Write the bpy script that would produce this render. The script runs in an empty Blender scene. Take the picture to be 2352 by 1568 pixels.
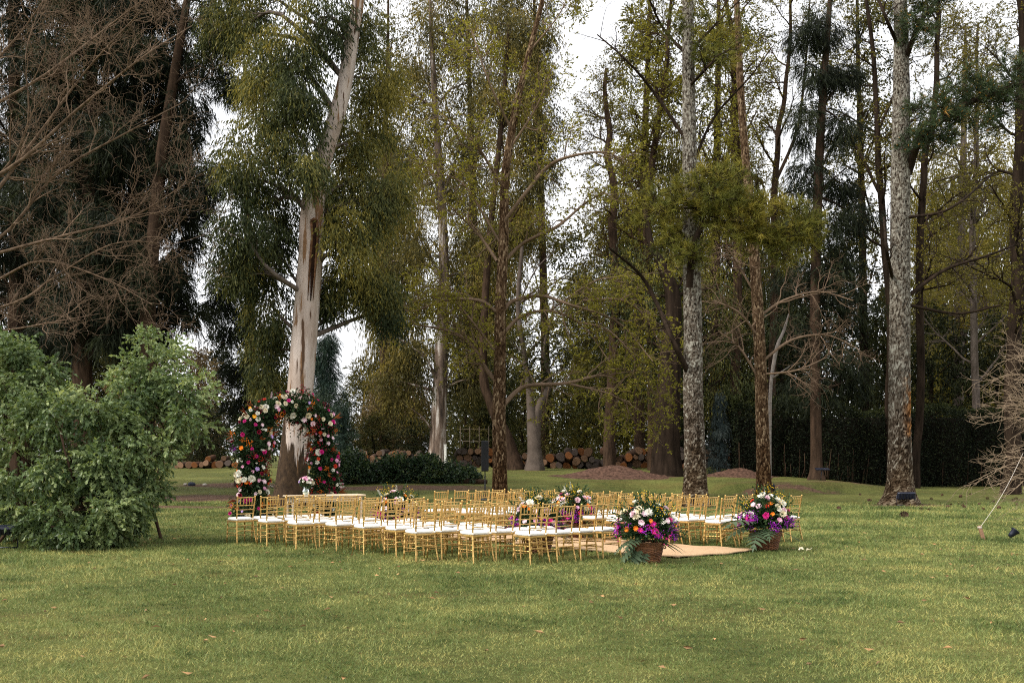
import bpy, math
import numpy as np
from mathutils import Vector, Matrix

# ---------------------------------------------------------------- camera, sky, sun, exposure
scene = bpy.context.scene
COL = scene.collection
CAM_H, FPX, CX, HY = 1.73, 2287.0, 1176.0, 1043.0     # eye height, focal length and horizon, measured on the photograph
cam_d = bpy.data.cameras.new('camera')
cam_d.sensor_width = 36.0
cam_d.lens = 36.0 * FPX / 2352.0
cam_d.shift_y = (HY - 784.0) / 2352.0
cam_d.clip_end = 2000.0
cam_d.dof.use_dof = True
cam_d.dof.focus_distance = 18.0
cam_d.dof.aperture_fstop = 4.0
cam = bpy.data.objects.new('camera', cam_d)
cam.location = (0, 0, CAM_H)
cam.rotation_euler = (math.radians(90), 0, 0)
COL.objects.link(cam)
scene.camera = cam

SUN_EL, SUN_AZ = math.radians(50), math.radians(243)   # azimuth clockwise from +Y: from behind the camera, to the left
world = bpy.data.worlds.new('World')
scene.world = world
world.use_nodes = True
wn, wl = world.node_tree.nodes, world.node_tree.links
wn.clear()
w_out = wn.new('ShaderNodeOutputWorld')
w_bg = wn.new('ShaderNodeBackground')
w_sky = wn.new('ShaderNodeTexSky')
w_sky.sky_type = 'NISHITA'
w_sky.sun_disc = False
w_sky.sun_elevation = SUN_EL
w_sky.sun_rotation = SUN_AZ
w_sky.air_density = 1.0
w_sky.dust_density = 3.0
w_hs = wn.new('ShaderNodeHueSaturation')              # overcast: the blue is veiled
w_hs.inputs['Saturation'].default_value = 0.22
w_mix = wn.new('ShaderNodeMix')
w_mix.data_type = 'RGBA'
w_mix.inputs[0].default_value = 0.62
w_mix.inputs[7].default_value = (11.2, 11.3, 11.6, 1)    # even cloud deck
wl.new(w_sky.outputs[0], w_hs.inputs['Color'])
wl.new(w_hs.outputs[0], w_mix.inputs[6])
wl.new(w_mix.outputs[2], w_bg.inputs['Color'])
w_bg.inputs['Strength'].default_value = 0.068
wl.new(w_bg.outputs[0], w_out.inputs['Surface'])

sun_d = bpy.data.lights.new('sun', 'SUN')
sun_d.energy = 1.5
sun_d.angle = math.radians(14)
sun_d.color = (1.0, 0.93, 0.82)
sun = bpy.data.objects.new('sun', sun_d)
sv = Vector((math.sin(SUN_AZ) * math.cos(SUN_EL), math.cos(SUN_AZ) * math.cos(SUN_EL), math.sin(SUN_EL)))
sun.rotation_euler = sv.to_track_quat('Z', 'Y').to_euler()
sun.location = (0, 0, 60)
COL.objects.link(sun)

scene.view_settings.view_transform = 'Standard'
scene.view_settings.look = 'None'
scene.view_settings.gamma = 1.0
scene.view_settings.use_curve_mapping = False
scene.view_settings.exposure = 1.35
scene.cycles.filter_width = 1.1
scene.cycles.max_bounces = 6
scene.cycles.diffuse_bounces = 3
scene.cycles.transmission_bounces = 4
scene.cycles.use_adaptive_sampling = True
scene.cycles.use_denoising = False        # keeps blades and needles crisp; the grain left over is like a camera's

# ---------------------------------------------------------------- helpers
def smooth(a, b, x):
    t = np.clip((np.asarray(x, float) - a) / (b - a), 0, 1)
    return t * t * (3 - 2 * t)

def ground_z(x, y):
    x = np.asarray(x, float); y = np.asarray(y, float)
    left = 0.9 * smooth(32, 62, y)
    edge = 44.0 + 1.2 * np.sin(x * 0.35) + 0.5 * np.sin(x * 0.9 + 1)
    mid = 0.5 * smooth(0, .85, y - edge) + 0.4 * smooth(48, 62, y)
    far = 0.10 * smooth(40, 60, y)
    wm = smooth(1.5, 6.5, x)
    wr = smooth(14.0, 20.0, x)
    z = left * (1 - wm) + mid * wm
    z = z * (1 - wr) + far * wr
    bump = 0.03 * (np.sin(x * 0.7 + 1.3) * np.sin(y * 0.53) + 0.6 * np.sin(x * 1.9 + y * 1.1)) * smooth(28, 40, y)
    return z + bump

def gz(x, y):
    return float(ground_z(x, y))

def at(px, py, d):
    """the place seen at that spot of the photograph, d metres into the scene"""
    return np.array([(px - CX) / FPX * d, d, CAM_H - (py - HY) / FPX * d])

def X(px, d):
    return (px - CX) / FPX * d

class MB:
    """collects vertices and faces, then links them as ONE mesh object"""
    def __init__(self):
        self.v, self.t, self.q, self.tint, self.n = [], [], [], [], 0
    def add(self, V, T=None, Q=None, tint=0.5):
        V = np.asarray(V, float).reshape(-1, 3)
        if T is not None and len(T): self.t.append(np.asarray(T, np.int64).reshape(-1, 3) + self.n)
        if Q is not None and len(Q): self.q.append(np.asarray(Q, np.int64).reshape(-1, 4) + self.n)
        tt = np.empty(len(V)); tt[:] = tint
        self.tint.append(tt)
        self.v.append(V); self.n += len(V)
        return self
    def mesh(self, name, mat=None, smooth_shade=True, attrs=None):
        V = np.concatenate(self.v) if self.v else np.zeros((0, 3))
        T = np.concatenate(self.t) if self.t else np.zeros((0, 3), np.int64)
        Q = np.concatenate(self.q) if self.q else np.zeros((0, 4), np.int64)
        me = bpy.data.meshes.new(name)
        me.vertices.add(len(V)); me.vertices.foreach_set('co', V.astype(np.float32).ravel())
        nl = T.size + Q.size
        me.loops.add(nl)
        me.loops.foreach_set('vertex_index', np.concatenate([T.ravel(), Q.ravel()]).astype(np.int32))
        npoly = len(T) + len(Q)
        me.polygons.add(npoly)
        starts = np.concatenate([np.arange(len(T)) * 3, T.size + np.arange(len(Q)) * 4]).astype(np.int32)
        me.polygons.foreach_set('loop_start', starts)
        me.polygons.foreach_set('use_smooth', np.full(npoly, smooth_shade))
        a = me.attributes.new('tint', 'FLOAT', 'POINT')
        a.data.foreach_set('value', np.concatenate(self.tint).astype(np.float32))
        for k, val in (attrs or {}).items():
            b = me.attributes.new(k, 'FLOAT', 'POINT'); b.data.foreach_set('value', np.asarray(val, np.float32))
        me.update(calc_edges=True)
        me.validate()
        if mat is not None: me.materials.append(mat)
        return me
    def build(self, name, mat, parent=None, smooth_shade=True, attrs=None):
        return link(name, self.mesh(name, mat, smooth_shade, attrs), parent)

def link(name, me, parent=None, loc=None, rot=None, scale=None):
    o = bpy.data.objects.new(name, me)
    COL.objects.link(o)
    if parent is not None: o.parent = parent
    if loc is not None: o.location = loc
    if rot is not None: o.rotation_euler = rot
    if scale is not None: o.scale = scale
    return o

def tag(o, label=None, cat=None, group=None, kind=None):
    if label: o['label'] = label
    if cat: o['category'] = cat
    if group: o['group'] = group
    if kind: o['kind'] = kind
    return o

def thing(name, label, cat, loc=(0, 0, 0), rz=0.0, group=None):
    o = bpy.data.objects.new(name, None)
    o.empty_display_size = 0.2
    COL.objects.link(o)
    o.location = loc
    o.rotation_euler = (0, 0, rz)
    return tag(o, label, cat, group)

def copy_tree(o, parent=None):
    c = o.copy(); COL.objects.link(c); c.parent = parent
    for ch in KIDS.get(o.name) or list(o.children): copy_tree(ch, c)
    return c
KIDS = {}

def tubes(P, R, s=6):
    """N polylines of k points with radii -> vertices, quads"""
    P = np.asarray(P, float); R = np.asarray(R, float)
    if P.ndim == 2: P, R = P[None], R[None]
    N, k, _ = P.shape
    T = np.gradient(P, axis=1)
    T /= np.linalg.norm(T, axis=2, keepdims=True) + 1e-9
    m = T.mean(axis=1)
    ref = np.where((np.abs(m[:, 2:3]) > 0.8), np.array([[0.0, 1.0, 0.0]]), np.array([[0.0, 0.0, 1.0]]))[:, None, :]
    U = np.cross(T, np.broadcast_to(ref, T.shape)); U /= np.linalg.norm(U, axis=2, keepdims=True) + 1e-9
    W = np.cross(T, U)
    a = np.linspace(0, 2 * np.pi, s, endpoint=False)
    V = P[:, :, None, :] + R[:, :, None, None] * (np.cos(a)[None, None, :, None] * U[:, :, None, :] + np.sin(a)[None, None, :, None] * W[:, :, None, :])
    n_, k_, s_ = np.meshgrid(np.arange(N), np.arange(k - 1), np.arange(s), indexing='ij')
    s2 = (s_ + 1) % s
    b = n_ * k * s
    Q = np.stack([b + k_ * s + s_, b + k_ * s + s2, b + (k_ + 1) * s + s2, b + (k_ + 1) * s + s_], -1).reshape(-1, 4)
    return V.reshape(-1, 3), Q[:, ::-1]

def rod(mb, P, R, s=8, tint=0.5):
    """one closed tube"""
    P = np.asarray(P, float); R = np.asarray(R, float) * np.ones(len(P))
    P = np.concatenate([P[:1], P, P[-1:]]); R = np.concatenate([[1e-4], R, [1e-4]])
    d0 = P[2] - P[1]; d1 = P[-2] - P[-3]
    P[0] = P[1] - d0 / (np.linalg.norm(d0) + 1e-9) * 1e-4; P[-1] = P[-2] + d1 / (np.linalg.norm(d1) + 1e-9) * 1e-4
    V, Q = tubes(P, R, s)
    mb.add(V, Q=Q, tint=tint)

def spline(pts, n):
    """Catmull-Rom through pts (any columns) -> n points"""
    p = np.asarray(pts, float)
    e = np.concatenate([2 * p[:1] - p[1:2], p, 2 * p[-1:] - p[-2:-1]])
    t = np.linspace(0, len(p) - 1 - 1e-6, n)
    i = t.astype(int); f = (t - i)[:, None]
    a, b, c, d = e[i], e[i + 1], e[i + 2], e[i + 3]
    return 0.5 * ((2 * b) + (-a + c) * f + (2 * a - 5 * b + 4 * c - d) * f ** 2 + (-a + 3 * b - 3 * c + d) * f ** 3)

def box(mb, c, s, rz=0.0, tint=0.5, bev=0.0, tilt=None):
    """box with chamfered edges, c centre, s size"""
    hx, hy, hz = [q / 2 for q in s]
    if bev <= 0: bev = min(s) * 0.08
    b = min(bev, min(s) * 0.45)
    V, idx = [], {}
    for sx in (-1, 1):
        for sy in (-1, 1):
            for sz in (-1, 1):
                idx[sx, sy, sz] = len(V)
                V += [(sx * hx, sy * (hy - b), sz * (hz - b)), (sx * (hx - b), sy * hy, sz * (hz - b)), (sx * (hx - b), sy * (hy - b), sz * hz)]
    g = lambda a, b_, c_, k: idx[a, b_, c_] + k
    Q, T = [], []
    for sg in (-1, 1):
        for k, (f) in enumerate((lambda p, q: (sg, p, q), lambda p, q: (p, sg, q), lambda p, q: (p, q, sg))):
            Q.append([g(*f(-1, -1), k), g(*f(1, -1), k), g(*f(1, 1), k), g(*f(-1, 1), k)])
    for p in (-1, 1):
        for q in (-1, 1):
            Q.append([g(-1, p, q, 1), g(1, p, q, 1), g(1, p, q, 2), g(-1, p, q, 2)])
            Q.append([g(p, -1, q, 0), g(p, 1, q, 0), g(p, 1, q, 2), g(p, -1, q, 2)])
            Q.append([g(p, q, -1, 0), g(p, q, 1, 0), g(p, q, 1, 1), g(p, q, -1, 1)])
    for key, i in idx.items(): T.append([i, i + 1, i + 2])
    V = np.array(V)
    if tilt is not None: V = V @ np.array(Matrix.Rotation(tilt, 3, 'X')).T
    if rz: V = V @ np.array(Matrix.Rotation(rz, 3, 'Z')).T
    # fix winding outward
    V0 = V.copy()
    def out(f):
        p = V0[f]; n = np.cross(p[1] - p[0], p[2] - p[0])
        return f if np.dot(n, p.mean(0)) > 0 else f[::-1]
    mb.add(V + np.asarray(c, float), T=[out(f) for f in T], Q=[out(f) for f in Q], tint=tint)

def unit(v):
    return v / (np.linalg.norm(v, axis=-1, keepdims=True) + 1e-9)

def rball(rng, n):
    return unit(rng.normal(size=(n, 3)))

def leaves(mb, P, D, L, W, rng, tint, single=False, bend=0.15):
    """one leaf-sized face (two, folded, unless single) at each P along D"""
    n = len(P)
    D = unit(D)
    S = unit(np.cross(D, rball(rng, n)))
    N = np.cross(S, D)
    L = (np.ones(n) * L)[:, None]; W = (np.ones(n) * W)[:, None]
    tint = np.ones(n) * tint
    if single:
        V = np.stack([P - S * W * .5, P + S * W * .5, P + D * L], 1)
        mb.add(V.reshape(-1, 3), T=np.arange(3 * n).reshape(n, 3), tint=np.repeat(tint, 3))
    else:
        V = np.stack([P, P + D * L * .42 + S * W * .5 + N * L * bend * .5, P + D * L - N * L * bend, P + D * L * .42 - S * W * .5 + N * L * bend * .5], 1)
        i = np.arange(n)[:, None] * 4
        mb.add(V.reshape(-1, 3), T=np.concatenate([i + [0, 1, 2], i + [0, 2, 3]]), tint=np.repeat(tint, 4))

# ---------------------------------------------------------------- materials
def mat_new(name):
    m = bpy.data.materials.new(name); m.use_nodes = True
    n = m.node_tree.nodes; n.clear()
    return m, n, m.node_tree.links

def node(n, kind, **kw):
    x = n.new(kind)
    for k, v in kw.items():
        if k in x.inputs: x.inputs[k].default_value = v
        else: setattr(x, k, v)
    return x

def ramp(n, stops):
    r = n.new('ShaderNodeValToRGB')
    e = r.color_ramp.elements
    while len(e) < len(stops): e.new(0.5)
    for x, (p, c) in zip(e, stops):
        x.position = p; x.color = (*c[:3], 1)
    return r

def mixc(n, l, fac, a, b, mode='MIX'):
    m = n.new('ShaderNodeMix'); m.data_type = 'RGBA'; m.blend_type = mode
    for s, v in ((0, fac), (6, a), (7, b)):
        if isinstance(v, (int, float)): m.inputs[s].default_value = v
        elif isinstance(v, tuple): m.inputs[s].default_value = (*v[:3], 1)
        else: l.new(v, m.inputs[s])
    return m.outputs[2]

def mp(n, l, v, a, b, c=0.0, d=1.0):
    m = n.new('ShaderNodeMapRange'); m.inputs[1].default_value = a; m.inputs[2].default_value = b
    m.inputs[3].default_value = c; m.inputs[4].default_value = d
    l.new(v, m.inputs[0]); return m.outputs[0]

def noise(n, l, vec, scale, detail=3.0, rough=.55):
    t = node(n, 'ShaderNodeTexNoise', Scale=scale, Detail=detail, Roughness=rough)
    if vec is not None: l.new(vec, t.inputs['Vector'])
    return t.outputs['Fac']

def stretched(n, l, sx, sy, sz, src='Object'):
    tc = n.new('ShaderNodeTexCoord'); m = n.new('ShaderNodeMapping')
    m.inputs['Scale'].default_value = (sx, sy, sz)
    l.new(tc.outputs[src], m.inputs['Vector'])
    return m.outputs[0]

def bump(n, l, h, strength, dist):
    b = node(n, 'ShaderNodeBump', Strength=strength, Distance=dist)
    l.new(h, b.inputs['Height']); return b.outputs[0]

def plain(name, col, rough=.6, metal=0.0, var=.18, scale=8.0, spec=.4, bmp=0.0, tint=0.0, rand=0.0):
    m, n, l = mat_new(name)
    o = n.new('ShaderNodeOutputMaterial'); p = node(n, 'ShaderNodeBsdfPrincipled', Roughness=rough, Metallic=metal)
    p.inputs['Specular IOR Level'].default_value = spec
    v = stretched(n, l, 1, 1, 1)
    f = noise(n, l, v, scale)
    lo = tuple(max(0, c * (1 - var)) for c in col); hi = tuple(min(1, c * (1 + var)) for c in col)
    c = mixc(n, l, mp(n, l, f, .3, .7), lo, hi)
    if tint:
        a = node(n, 'ShaderNodeAttribute', attribute_name='tint')
        g = n.new('ShaderNodeMapRange'); g.inputs[3].default_value = 1 - tint; g.inputs[4].default_value = 1 + tint
        l.new(a.outputs['Fac'], g.inputs[0])
        c = mixc(n, l, 1.0, c, g.outputs[0], 'MULTIPLY')
    if rand:
        oi = n.new('ShaderNodeObjectInfo'); c = mixc(n, l, 1.0, c, mp(n, l, oi.outputs['Random'], 0, 1, 1 - rand, 1 + rand), 'MULTIPLY')
    l.new(c, p.inputs['Base Color'])
    if bmp: l.new(bump(n, l, noise(n, l, v, scale * 4), bmp, .01), p.inputs['Normal'])
    l.new(p.outputs[0], o.inputs[0])
    return m

def leafmat(name, stops, trans=.3, rough=.5, patch=.6, pscale=.35, spec=.10):
    """leaf colour by each leaf's own tint, drifting over the plant"""
    m, n, l = mat_new(name)
    o = n.new('ShaderNodeOutputMaterial')
    a = node(n, 'ShaderNodeAttribute', attribute_name='tint')
    v = stretched(n, l, 1, 1, 1)
    f = noise(n, l, v, pscale, 2.0)
    add = n.new('ShaderNodeMath'); add.operation = 'MULTIPLY_ADD'
    l.new(mp(n, l, f, .3, .7, -.5, .5), add.inputs[0]); add.inputs[1].default_value = patch; l.new(a.outputs['Fac'], add.inputs[2])
    r = ramp(n, stops); l.new(add.outputs[0], r.inputs[0])
    p = node(n, 'ShaderNodeBsdfPrincipled', Roughness=rough); p.inputs['Specular IOR Level'].default_value = spec
    t = n.new('ShaderNodeBsdfTranslucent')
    l.new(r.outputs[0], p.inputs['Base Color'])
    l.new(mixc(n, l, 1.0, r.outputs[0], (1.25, 1.2, .6), 'MULTIPLY'), t.inputs['Color'])
    mx = n.new('ShaderNodeMixShader'); mx.inputs[0].default_value = trans
    l.new(p.outputs[0], mx.inputs[1]); l.new(t.outputs[0], mx.inputs[2]); l.new(mx.outputs[0], o.inputs[0])
    return m

def barkmat(name, dark, light, sc=6.0, aspect=.18, bmp=.8, lichen=None, lich=(.5, .62), attr=False):
    m, n, l = mat_new(name)
    o = n.new('ShaderNodeOutputMaterial'); p = node(n, 'ShaderNodeBsdfPrincipled', Roughness=.85)
    p.inputs['Specular IOR Level'].default_value = .04
    v = stretched(n, l, 1, 1, aspect)
    f = noise(n, l, v, sc, 5.0, .65)
    c = mixc(n, l, mp(n, l, f, .32, .68), dark, light)
    if attr:
        a = node(n, 'ShaderNodeAttribute', attribute_name='tint')
        c = mixc(n, l, mp(n, l, a.outputs['Fac'], 0.0, 1.0), c, light)
    if lichen:
        g = noise(n, l, stretched(n, l, 1, 1, .6), 5.0, 4.0, .7)
        c = mixc(n, l, mp(n, l, g, *lich), c, lichen)
    l.new(c, p.inputs['Base Color'])
    l.new(bump(n, l, f, bmp, .03), p.inputs['Normal'])
    l.new(p.outputs[0], o.inputs[0])
    return m

# ---------------------------------------------------------------- the ground
def ground_material():
    m, n, l = mat_new('lawn')
    o = n.new('ShaderNodeOutputMaterial'); p = node(n, 'ShaderNodeBsdfPrincipled', Roughness=.9)
    p.inputs['Specular IOR Level'].default_value = .1
    v = stretched(n, l, 1, 1, 1)
    big = noise(n, l, v, .35, 4.0, .6)
    fine = noise(n, l, v, 7.0, 6.0, .75)
    vy = stretched(n, l, .35, 1.6, 1)
    strip = noise(n, l, vy, .8, 4.0, .6)
    g = ramp(n, [(.25, (.036, .048, .013)), (.5, (.085, .096, .026)), (.75, (.165, .160, .045))])
    l.new(fine, g.inputs[0])
    c = mixc(n, l, mp(n, l, big, .45, .72, 0, .8), g.outputs[0], (.185, .19, .055))
    c = mixc(n, l, mp(n, l, strip, .50, .72, 0, .7), c, (.125, .095, .032))
    d = node(n, 'ShaderNodeAttribute', attribute_name='dirt')
    dn = noise(n, l, stretched(n, l, .6, 1.6, 1), 2.2, 5.0, .7)
    s = n.new('ShaderNodeMath'); s.operation = 'ADD'; l.new(d.outputs['Fac'], s.inputs[0]); l.new(dn, s.inputs[1])
    dc = ramp(n, [(.3, (.060, .034, .022)), (.7, (.19, .115, .075))]); l.new(noise(n, l, v, 9.0, 5.0, .7), dc.inputs[0])
    c = mixc(n, l, mp(n, l, s.outputs[0], .86, 1.08), c, dc.outputs[0])
    l.new(c, p.inputs['Base Color'])
    l.new(bump(n, l, noise(n, l, v, 22.0, 5.0, .8), .9, .05), p.inputs['Normal'])
    l.new(p.outputs[0], o.inputs[0])
    return m

DIRT = [(-12.5, 37.6, 5.0, 2.1, .75), (-12.5, 32.6, 4.5, .9, .68), (-11.5, 44.5, 4.0, 1.7, .68), (-4.8, 43.0, 4.6, 1.7, .68), (-7.5, 33.5, 2.2, 1.5, .6),
        (X(2066, 34), 33.7, 1.5, .9, .68), (6.4, 32.6, 1.6, 1.0, .5), (X(1755, 42), 43.2, 5.0, .45, .6), (X(1876, 46), 44.6, 5.0, .5, .55), (-1.0, 38.2, 1.6, 1.0, .5)]
def dirt_at(x, y):
    r = np.zeros(np.broadcast(x, y).shape)
    for cx, cy, rx, ry, a in DIRT:
        r = np.maximum(r, a * np.exp(-(((x - cx) / rx) ** 4 + ((y - cy) / ry) ** 4)))
    return r

gx = np.concatenate([-600 + np.array([0, 200, 350, 450, 510, 545]), np.arange(-40, 40.01, .4), 600 - np.array([545, 510, 450, 350, 200, 0])])
gy = np.concatenate([[-300, -150, -60, -25, -10], np.arange(-4, 75.01, .4), [80, 90, 105, 130, 180, 260, 400, 700]])
GX, GY = np.meshgrid(gx, gy)
GV = np.stack([GX, GY, ground_z(GX, GY)], -1).reshape(-1, 3)
nx, ny = len(gx), len(gy)
ii, jj = np.meshgrid(np.arange(ny - 1), np.arange(nx - 1), indexing='ij')
b0 = ii * nx + jj
GQ = np.stack([b0, b0 + 1, b0 + nx + 1, b0 + nx], -1).reshape(-1, 4)
ground = MB().add(GV, Q=GQ).build('ground', ground_material(), attrs={'dirt': dirt_at(GX, GY).ravel()})
tag(ground, 'green lawn with worn earth patches running back to the woods', 'lawn', kind='structure')

# grass blades: shorter and denser near, joined into one mass
def grass_material():
    m, n, l = mat_new('grass_blades')
    o = n.new('ShaderNodeOutputMaterial')
    a = node(n, 'ShaderNodeAttribute', attribute_name='tint')
    v = stretched(n, l, 1, 1, 1)
    f = noise(n, l, v, .42, 5.0, .65)
    f2 = noise(n, l, v, 2.6, 3.0, .6)
    s = n.new('ShaderNodeMath'); s.operation = 'MULTIPLY_ADD'; s.inputs[1].default_value = 1.0
    l.new(mp(n, l, f, .3, .7, -.5, .5), s.inputs[0]); l.new(a.outputs['Fac'], s.inputs[2])
    s2 = n.new('ShaderNodeMath'); s2.operation = 'MULTIPLY_ADD'; s2.inputs[1].default_value = .35
    l.new(mp(n, l, f2, .3, .7, -.5, .5), s2.inputs[0]); l.new(s.outputs[0], s2.inputs[2])
    r = ramp(n, [(0.0, (.045, .075, .018)), (.22, (.115, .170, .042)), (.5, (.222, .264, .086)), (.75, (.36, .365, .115)), (1.0, (.54, .46, .15))])
    l.new(s2.outputs[0], r.inputs[0])
    p = node(n, 'ShaderNodeBsdfPrincipled', Roughness=.5); p.inputs['Specular IOR Level'].default_value = .22
    t = n.new('ShaderNodeBsdfTranslucent'); l.new(r.outputs[0], p.inputs['Base Color']); l.new(r.outputs[0], t.inputs['Color'])
    mx = n.new('ShaderNodeMixShader'); mx.inputs[0].default_value = .25
    l.new(p.outputs[0], mx.inputs[1]); l.new(t.outputs[0], mx.inputs[2]); l.new(mx.outputs[0], o.inputs[0])
    return m

# carpet outline: four corners, runs up the aisle
CARPET = np.array([[2.75, 16.45], [4.35, 17.75], [-3.75, 25.6], [-5.35, 24.3]])
def in_carpet(x, y):
    inside = np.ones(x.shape, bool)
    for k in range(4):
        a, b = CARPET[k], CARPET[(k + 1) % 4]
        inside &= ((b[0] - a[0]) * (y - a[1]) - (b[1] - a[1]) * (x - a[0])) > -.02
    return inside

rng = np.random.default_rng(3)
u = rng.random(520000)
e0, e1 = 5.8 ** .3, 36.0 ** .3
yy = (e0 + u * (e1 - e0)) ** (1 / .3)
xx = (rng.random(len(yy)) - .5) * (1.16 * yy + 2.5)
keep = (~in_carpet(xx, yy)) & (dirt_at(xx, yy) + rng.random(len(yy)) * .5 < .62)
xx, yy = xx[keep], yy[keep]
sc = (yy / 8) ** .62
lean = rng.normal(size=(len(xx), 3)) * [.75, .75, .2] + [0, 0, .85]
clump = .5 + .5 * np.sin(xx * 3.1 + 1.7 * np.sin(yy * 2.3)) * np.sin(yy * 2.7 + 1.3 * np.sin(xx * 1.9))
tint = np.clip(rng.normal(.44, .17, len(xx)), 0, 1)
deep = np.sin(xx * 5.3 + 2 * np.sin(yy * 3.7)) * np.sin(yy * 6.1 + 2 * np.sin(xx * 4.1)) > .45
tint[deep] -= .16
brown = rng.random(len(xx)) < .035
tint[brown] = 1.0
mb = MB()
leaves(mb, np.stack([xx, yy, ground_z(xx, yy) - .004], 1), lean, (.016 + .020 * rng.random(len(xx)) + .016 * clump + .012 * (np.sin(xx * 1.1 + 2 * np.sin(yy * .8)) * np.sin(yy * 1.3 + xx * .4) > .3)) * sc, .0062 * sc, rng, tint, single=True)
grass = mb.build('grass', grass_material(), smooth_shade=False)
tag(grass, 'short green lawn grass with yellowish patches', 'grass', kind='stuff')

# dry leaves and twigs lying in the grass
mb = MB()
n = 420
lx = rng.uniform(-9, 10, n); ly = rng.uniform(7.6, 26, n)
leaves(mb, np.stack([lx, ly, .02 + .012 * rng.random(n)], 1), rng.normal(size=(n, 3)) * [1, 1, .12], .05 + .05 * rng.random(n), .03, rng, rng.random(n))
tag(mb.build('leaf_litter', plain('dry_leaf', (.30, .17, .075), .8, var=.4, scale=3, tint=.5), smooth_shade=False), 'scattered dry brown leaves lying in the lawn', 'leaf litter', kind='stuff')

# ---------------------------------------------------------------- chairs
GOLD = plain('gold_paint', (.62, .40, .135), .30, .65, .18, 9, .5, rand=.16)
GOLD_D = GOLD
CUSH = plain('cushion_cotton', (.86, .84, .80), .85, 0, .03, 30, .2, bmp=.25)

def ringed(P0, P1, zs, r, k=1.24):
    """points and radii of a turned rod with bamboo nodes at fractions zs"""
    P0, P1 = np.array(P0, float), np.array(P1, float)
    L = np.linalg.norm(P1 - P0)
    ts, rs = [0.0], [r * .86]
    for z in zs:
        e = .0065 / L
        ts += [z - 2.2 * e, z - 1.6 * e, z - .5 * e, z, z + .5 * e, z + 1.6 * e, z + 2.2 * e]; rs += [r, r * k, r * k, r * .98, r * k, r * k, r]
    ts.append(1.0); rs.append(r * .86)
    ts = np.array(ts)
    return P0 + ts[:, None] * (P1 - P0), np.array(rs)

def lerp(a, b, t): return np.array(a) + (np.array(b) - np.array(a)) * t

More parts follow.
